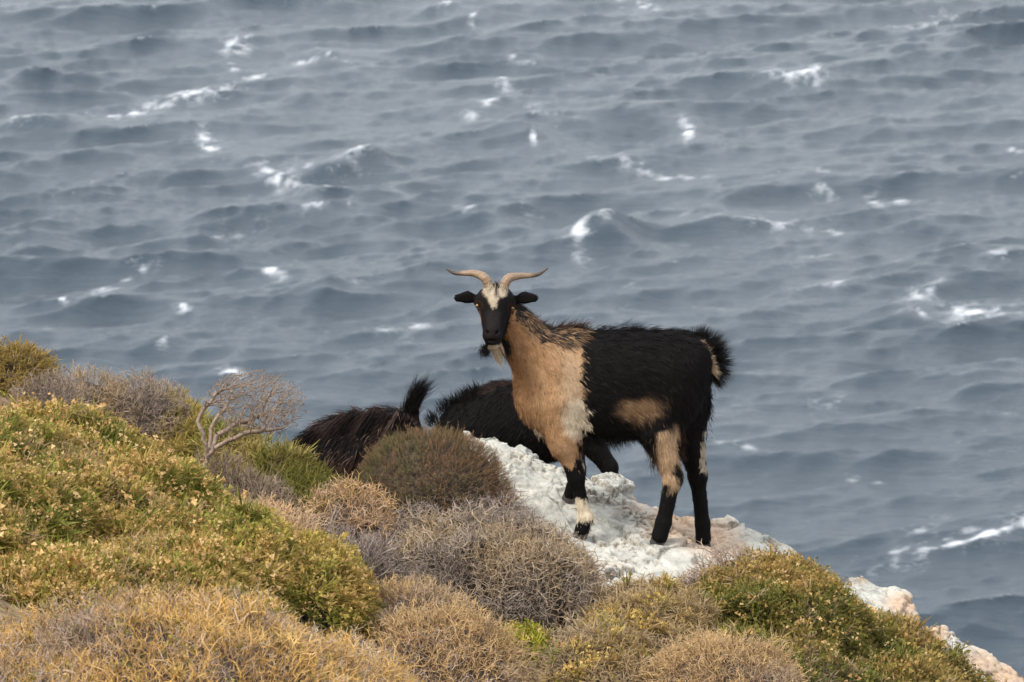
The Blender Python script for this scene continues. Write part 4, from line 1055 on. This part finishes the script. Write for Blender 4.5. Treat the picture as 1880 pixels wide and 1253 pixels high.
    ridge([g(1296, 690), g(1304, 730, .03), g(1296, 800, .06)], 300, (.2, 0, -1), .036, DK, DK * 1.7, .25)
    ridge([g(1060, 770, -.13), g(1082, 785, -.11)], 160, (.5, 0, -1), .035, CREAM * .9, CREAM, .3)
    # grey tuft hanging at the throat, dark and pale beard
    parts.append(tuft(g(906, 640, -.16), g(922, 676, -.13), 260, .08, .082, CREAM, CREAM * .7, rng, .0014, (.25, 0, -.2), .0055))
    parts.append(tuft(g(914, 632, -.15), g(924, 668, -.12), 150, .10, .06, TAN2, CREAM * .8, rng, .0017, (.1, 0, -.2), .007))
    parts.append(tuft(g(925, 630, -.12), g(932, 664, -.1), 260, .12, .065, DK, BLACK * 2, rng, .0017, (.05, 0, -.2), .008))
    parts.append(tuft(g(890, 641, -.11), g(892, 662, -.11), 300, .35, .026, S(50, 46, 44), DK, rng, .0016, (0, 0, -.2), .010))
    # poll hair between the horns
    parts.append(tuft(g(900, 528, -.115), g(895, 550, -.135), 150, .16, .034, CREAM * .9, CREAM * .55, rng, .0010, (0, -.2, -.3), .009))
    parts.append(tuft(g(921, 530, -.115), g(924, 550, -.135), 120, .16, .032, CREAM * .85, CREAM * .5, rng, .0010, (0, -.2, -.3), .009))
    parts.append(tuft(g(906, 545, -.13), g(905, 570, -.155), 130, .14, .036, CREAM * .9, CREAM * .6, rng, .0010, (0, -.1, -.3), .006))
    parts.append(tuft(g(911, 520, -.10), g(912, 548, -.135), 70, .2, .028, DK, DK, rng, .0012, (0, -.2, -.3), .006))
    fv, ff, fc = merge(parts)
    o = mk("fur", fv, ff, M_FUR, t, col=fc, smooth=False); o['kind'] = "stuff"
    # tail brush
    tp = []
    arc = [(1272, 636), (1284, 634), (1298, 640), (1310, 656), (1316, 674), (1312, 694)]
    for i in range(56):
        u = i / 55 * (len(arc) - 1); j = min(int(u), len(arc) - 2); f = u - j
        p = np.array(arc[j]) * (1 - f) + np.array(arc[j + 1]) * f
        an = np.interp(i / 55, [0, .3, .65, 1], [84, 70, 30, -70]) + rng.normal() * 7
        d = np.array([math.cos(R(an)), rng.normal() * .25, math.sin(R(an))])
        a = g(p[0], p[1], rng.normal() * .012 + .012)
        Lt = np.interp(i / 55, [0, .35, .7, 1], [.06, .088, .076, .062])
        tp.append(tuft(a, a + d, 40, .15, Lt, DK, DK * 1.8, rng, .0015, (.12, 0, -.05), .007))
    for i in range(26):
        u = i / 25; a = g(1279 + 30 * u + rng.normal() * 1.5, 636 + 44 * u ** 1.2, -.036)
        tp.append(tuft(a, a + np.array([.55, -.12, .75 - u * 1.2]), 26, .16, .034, CREAM * .95, TAN2 * .9, rng, .0015, (.1, 0, 0), .005))
    tv, tf_, tc = merge(tp)
    o = mk("tail_brush", tv, tf_, M_FUR, t, col=tc, smooth=False); o['kind'] = "stuff"
    # horns
    for pts in ([g(901, 533, -.09), g(890, 511, -.085), g(872, 502.5, -.06), g(852, 502, -.045), g(834, 501.5, -.04), g(819, 494, -.035)],
                [g(921, 536, -.09), g(932, 513, -.085), g(950, 507.5, -.06), g(970, 506.5, -.045), g(989, 503.5, -.04), g(1006, 492.5, -.035)]):
        hv, hf, hs_ = loft(pts, np.array([11.8, 10, 7.4, 5.6, 4.2, 1.5]) * k, 14, 16, .10, .8, 18)
        v = noise(hv * 90)[:, None] * .15
        w_ = sstep(.55, .8, hs_)[:, None]; c = (S(144, 120, 96) * (1 - hs_[:, None] * .2)) * (1 - w_) + S(72, 60, 50) * w_; c = c * (1 + v) * (1 - .25 * (np.cos(hs_ * math.pi * 36) > .6) * (hs_ < .5))[:, None]
        mk("horn", hv, hf, M_HORN, t, col=np.clip(c, 0, 1))
    for (ex, ey, sx) in ((877.5, 562, -1), (939.5, 567, 1)):
        c = g(ex, ey, -.117)
        ev_, ef = ball(c, np.array([.0105, .0115, .0092]))
        d = unit(ev_ - c); r_ = np.linalg.norm(d[:, [0, 2]], axis=1)
        e = mk("eye", ev_, ef, M_EYE, t, col=np.where(r_[:, None] < .9, S(140, 96, 42), S(24, 18, 14)))
        pv, pf = ball(c + np.array([sx * .0015, -.0092, .0]), np.array([.0068, .0036, .0034]), 12, 8)
        p = mk("pupil", pv, pf, M_EYE, e, origin=np.array(t['_o']), col=np.tile(S(12, 10, 10), (len(pv), 1))); p.location = (0, 0, 0)
    for (fx, fy, dy, fd) in ((1066, 986, -.1, (-1, -.1)), (1045, 919, .12, (-1, 0)), (1207, 999, -.1, (-1, -.1)), (1290, 1004, .08, (-.5, -.3))):
        hv, hf = hoof_mesh(g(fx, fy, dy), fd)
        mk("hoof", hv, hf, M_HOOF, t, col=HB + (HT - HB) * np.random.default_rng(2).random((len(hv), 1)), smooth=False)
main_goat()

def back_goat(label, YG, prims, coat, fur_n, extra, hooves, seed, lift, width):
    rng = np.random.default_rng(seed)
    g = lambda px, py, dy=0.0: U(px, py, YG + dy)
    s = SDF(); prims(s, g); V, F = s.mesh(.0080)
    base = np.mean([hv for hv in [g(*h[:3]) for h in hooves]], 0)
    t = thing("goat", base, label, "goat")
    mk("body", V, F, M_SKIN, t, col=coat(V, None, rng))
    parts = [grow_fur(s, V, F, fur_n, coat, lambda P, N: np.ones(len(P)), rng, width, lift)]
    tail = extra(parts, g, rng)
    fv, ff, fc = merge(parts); o = mk("fur", fv, ff, M_FUR, t, col=fc, smooth=False); o['kind'] = "stuff"
    if tail:
        fv, ff, fc = merge(tail); o = mk("tail_brush", fv, ff, M_FUR, t, col=fc, smooth=False); o['kind'] = "stuff"
    for (x, y, dy) in hooves:
        hv, hf = hoof_mesh(g(x, y, dy), (-1, 0)); mk("hoof", hv, hf, M_HOOF, t, col=np.tile(HB, (len(hv), 1)), smooth=False)
    return t, g
def legs(s, g, k, data, L=.016):
    for (tx, ty, hx, hy, fx, fy, dy, r) in data:
        s.cone(g(tx, ty, dy * .7), g(hx, hy, dy), r * k, 15 * k, .04, (.1, 0, -1), L); s.cone(g(hx, hy, dy), g(fx, fy - 18, dy), 14 * k, 12 * k, .02, None, L)
        s.cone(g(fx, fy - 30, dy), g(fx - 3, fy - 12, dy), 13 * k, 14 * k, .012, None, .01)
def gfoot(px, Y):
    """pixel row of the ground under image column px at distance Y"""
    x = U(px, 900, Y)[0]; z = float(ground_z(x, Y)); return float(proj(np.array([x, Y, z]))[1])
def goat_black():
    YG = 17.55; k = PX * YG / 16.6
    def f(px, dy): return gfoot(px, YG + dy)
    feet = [(868, f(868, -.08), -.08), (880, f(880, .1), .1), (1128, f(1128, -.1), -.1), (1062, f(1062, .1), .1)]
    def prims(s, g):
        s.ell(g(975, 778), (118 * k, 72 * k, 78 * k), -.12, .05, (-.6, 0, -.6), .03)
        s.ell(g(890, 800), (85 * k, 62 * k, 78 * k), .25, .05, (-.6, 0, -.6), .03)
        s.ell(g(1045, 758), (62 * k, 60 * k, 56 * k), .1, .05, (.5, 0, -1), .03)
        s.ell(g(925, 742), (52 * k, 40 * k, 40 * k), .3, .05, (-.9, 0, -.3), .03)
        s.cone(g(860, 800), g(775, 880, -.05), 52 * k, 34 * k, .05, (-.6, 0, -.8), .03, dy=.8)
        s.cone(g(775, 885, -.05), g(740, 985, -.08), 34 * k, 18 * k, .03, (.2, 0, 1), .008)
        s.ell(g(778, 880, -.05), (36 * k, 34 * k, 36 * k), 0, .03, (1, 0, 0), .01)
        s.cone(g(800, 862, -.1), g(832, 880, -.13), 10 * k, 6 * k, .015, None, .008)
        legs(s, g, k, [(880, 840, 870, feet[0][1] - 75, 868, feet[0][1], -.08, 36), (890, 840, 880, feet[1][1] - 75, 880, feet[1][1], .1, 36),
                       (1062, 782, 1119, 858, 1128, feet[2][1], -.1, 30), (1045, 785, 1060, 862, 1062, feet[3][1], .1, 28)])
    def coat(P, N, rng):
        C = np.tile(BLACK * .95, (len(P), 1)); px, py = proj(P)
        m = (np.abs(py - np.interp(px, [870, 930, 980], [722, 700, 695])) < 9) & (px > 865) & (rng.random(len(P)) < .4); C[m] = S(48, 32, 26)
        return C
    def extra(parts, g, rng):
        for i in range(60):
            u = rng.random(); p = g(792 + 90 * u, np.interp(u, [0, .3, 1], [778, 750, 722]), rng.normal() * .03)
            parts.append(tuft(p, p + np.array([-.3, 0, .8]), 22, .3, .045, BLACK, BLACK * 1.6, rng, .0017, (-.1, 0, 0), .01))
        p = g(1100, 740)
        return [tuft(p, p + np.array([.7, 0, .8]), 260, .25, .09, BLACK, BLACK * 1.6, rng, .002, (.2, 0, -.2), .012)]
    t, g = back_goat("black goat half hidden behind the rock and the standing goat", YG, prims, coat, 26000, extra, feet, 31, .35, .0021)
    for e in (0, .045):
        hv, hf, s_ = loft([g(788, 862, -.05 + e), g(815, 842, -.05 + e * 1.5), g(838, 846, -.04 + e * 2), g(852, 862, -.03 + e * 2)], np.array([11, 9, 6, 2]) * k, 10, 8, .1, .8, 9)
        mk("horn", hv, hf, M_HORN, t, col=np.tile(S(140, 116, 94), (len(hv), 1)))
goat_black()
def goat_brown():
    YG = 17.6; k = PX * YG / 16.6
    def f(px, dy): return gfoot(px, YG + dy)
    feet = [(585, f(585, -.09), -.09), (600, f(600, .09), .09), (735, f(735, -.09), -.09), (748, f(748, .1), .1)]
    def prims(s, g):
        s.ell(g(668, 838), (112 * k, 76 * k, 80 * k), .12, .05, (-.55, -.15, -.8), .075)
        s.ell(g(722, 815), (58 * k, 64 * k, 66 * k), 0, .05, (-.2, 0, -1), .07)
        s.ell(g(598, 855), (62 * k, 60 * k, 72 * k), .45, .05, (-.5, -.15, -.9), .075)
        s.cone(g(580, 850), g(520, 925, -.06), 48 * k, 34 * k, .05, (-.5, 0, -.8), .05, dy=.8)
        s.ell(g(515, 925, -.06), (36 * k, 34 * k, 36 * k), 0, .03, (1, 0, 0), .01)
        s.cone(g(510, 935, -.06), g(480, 1030, -.09), 34 * k, 18 * k, .03, (.2, 0, 1), .008)
        s.cone(g(545, 912, -.1), g(575, 930, -.13), 10 * k, 6 * k, .015, None, .008)
        s.cone(g(755, 780), g(762, 738), 15 * k, 7 * k, .02, None, .03)
        legs(s, g, k, [(600, 890, 588, feet[0][1] - 75, 585, feet[0][1], -.09, 36), (610, 890, 602, feet[1][1] - 75, 600, feet[1][1], .09, 36),
                       (725, 870, 748, feet[2][1] - 90, 735, feet[2][1], -.09, 42), (730, 870, 758, feet[3][1] - 90, 748, feet[3][1], .1, 42)])
    def coat(P, N, rng):
        v = np.clip(noise(P * np.array([9, 9, 9]) + 5) * .9 + rng.normal(size=len(P)) * .25, 0, 1)[:, None]
        C = BLACK * 1.3 * (1 - v) + S(78, 56, 46) * v
        m = rng.random(len(P)) < .05; C[m] = S(122, 100, 88); return C
    def extra(parts, g, rng):
        # long locks falling from the spine
        for i in range(150):
            u = rng.random(); px = 545 + 205 * u; py = np.interp(px, [540, 570, 640, 700, 755], [822, 790, 754, 750, 762]) + 6
            p = g(px, py, rng.uniform(-.09, .02)); c = [S(34, 26, 24), S(50, 36, 31), S(82, 66, 58), S(26, 21, 20), S(30, 24, 22)][rng.integers(0, 5)]
            parts.append(tuft(p, p + np.array([-.75 + .5 * u, -.45, -.35 - .35 * rng.random()]), 18, .10, .15, c, c * .6, rng, .0022, (-.25, -.1, -.6), .006))
        for i in range(24):
            px = 560 + 190 * rng.random(); py = np.interp(px, [540, 570, 640, 700, 755], [822, 790, 754, 750, 762]) + 4
            p = g(px, py); parts.append(tuft(p, p + np.array([-.7, 0, .5]), 12, .2, .05, S(40, 30, 26), S(80, 56, 46), rng, .0018, (-.2, 0, -.5), .006))
        tl = []
        for i in range(30):
            u = i / 29; p = g(748 + 14 * u, 780 - 50 * u, rng.normal() * .01)
            tl.append(tuft(p, p + np.array([.05 + .6 * u, 0, 1]), 44, .22, .115, BLACK, BLACK * 2, rng, .0017, (.25, 0, .1), .010))
        return tl
    t, g = back_goat("shaggy dark brown goat with raised tail behind the olive dome shrub", YG, prims, coat, 15000, extra, feet, 32, .25, .0024)
    for e in (0, .045):
        hv, hf, s_ = loft([g(528, 905, -.06 + e), g(556, 886, -.05 + e * 1.5), g(580, 892, -.04 + e * 2), g(592, 908, -.03 + e * 2)], np.array([11, 9, 6, 2]) * k, 10, 8, .1, .8, 9)
        mk("horn", hv, hf, M_HORN, t, col=np.tile(S(140, 116, 94), (len(hv), 1)))
goat_brown()
for o in sc.objects:
    if '_o' in o: del o['_o']
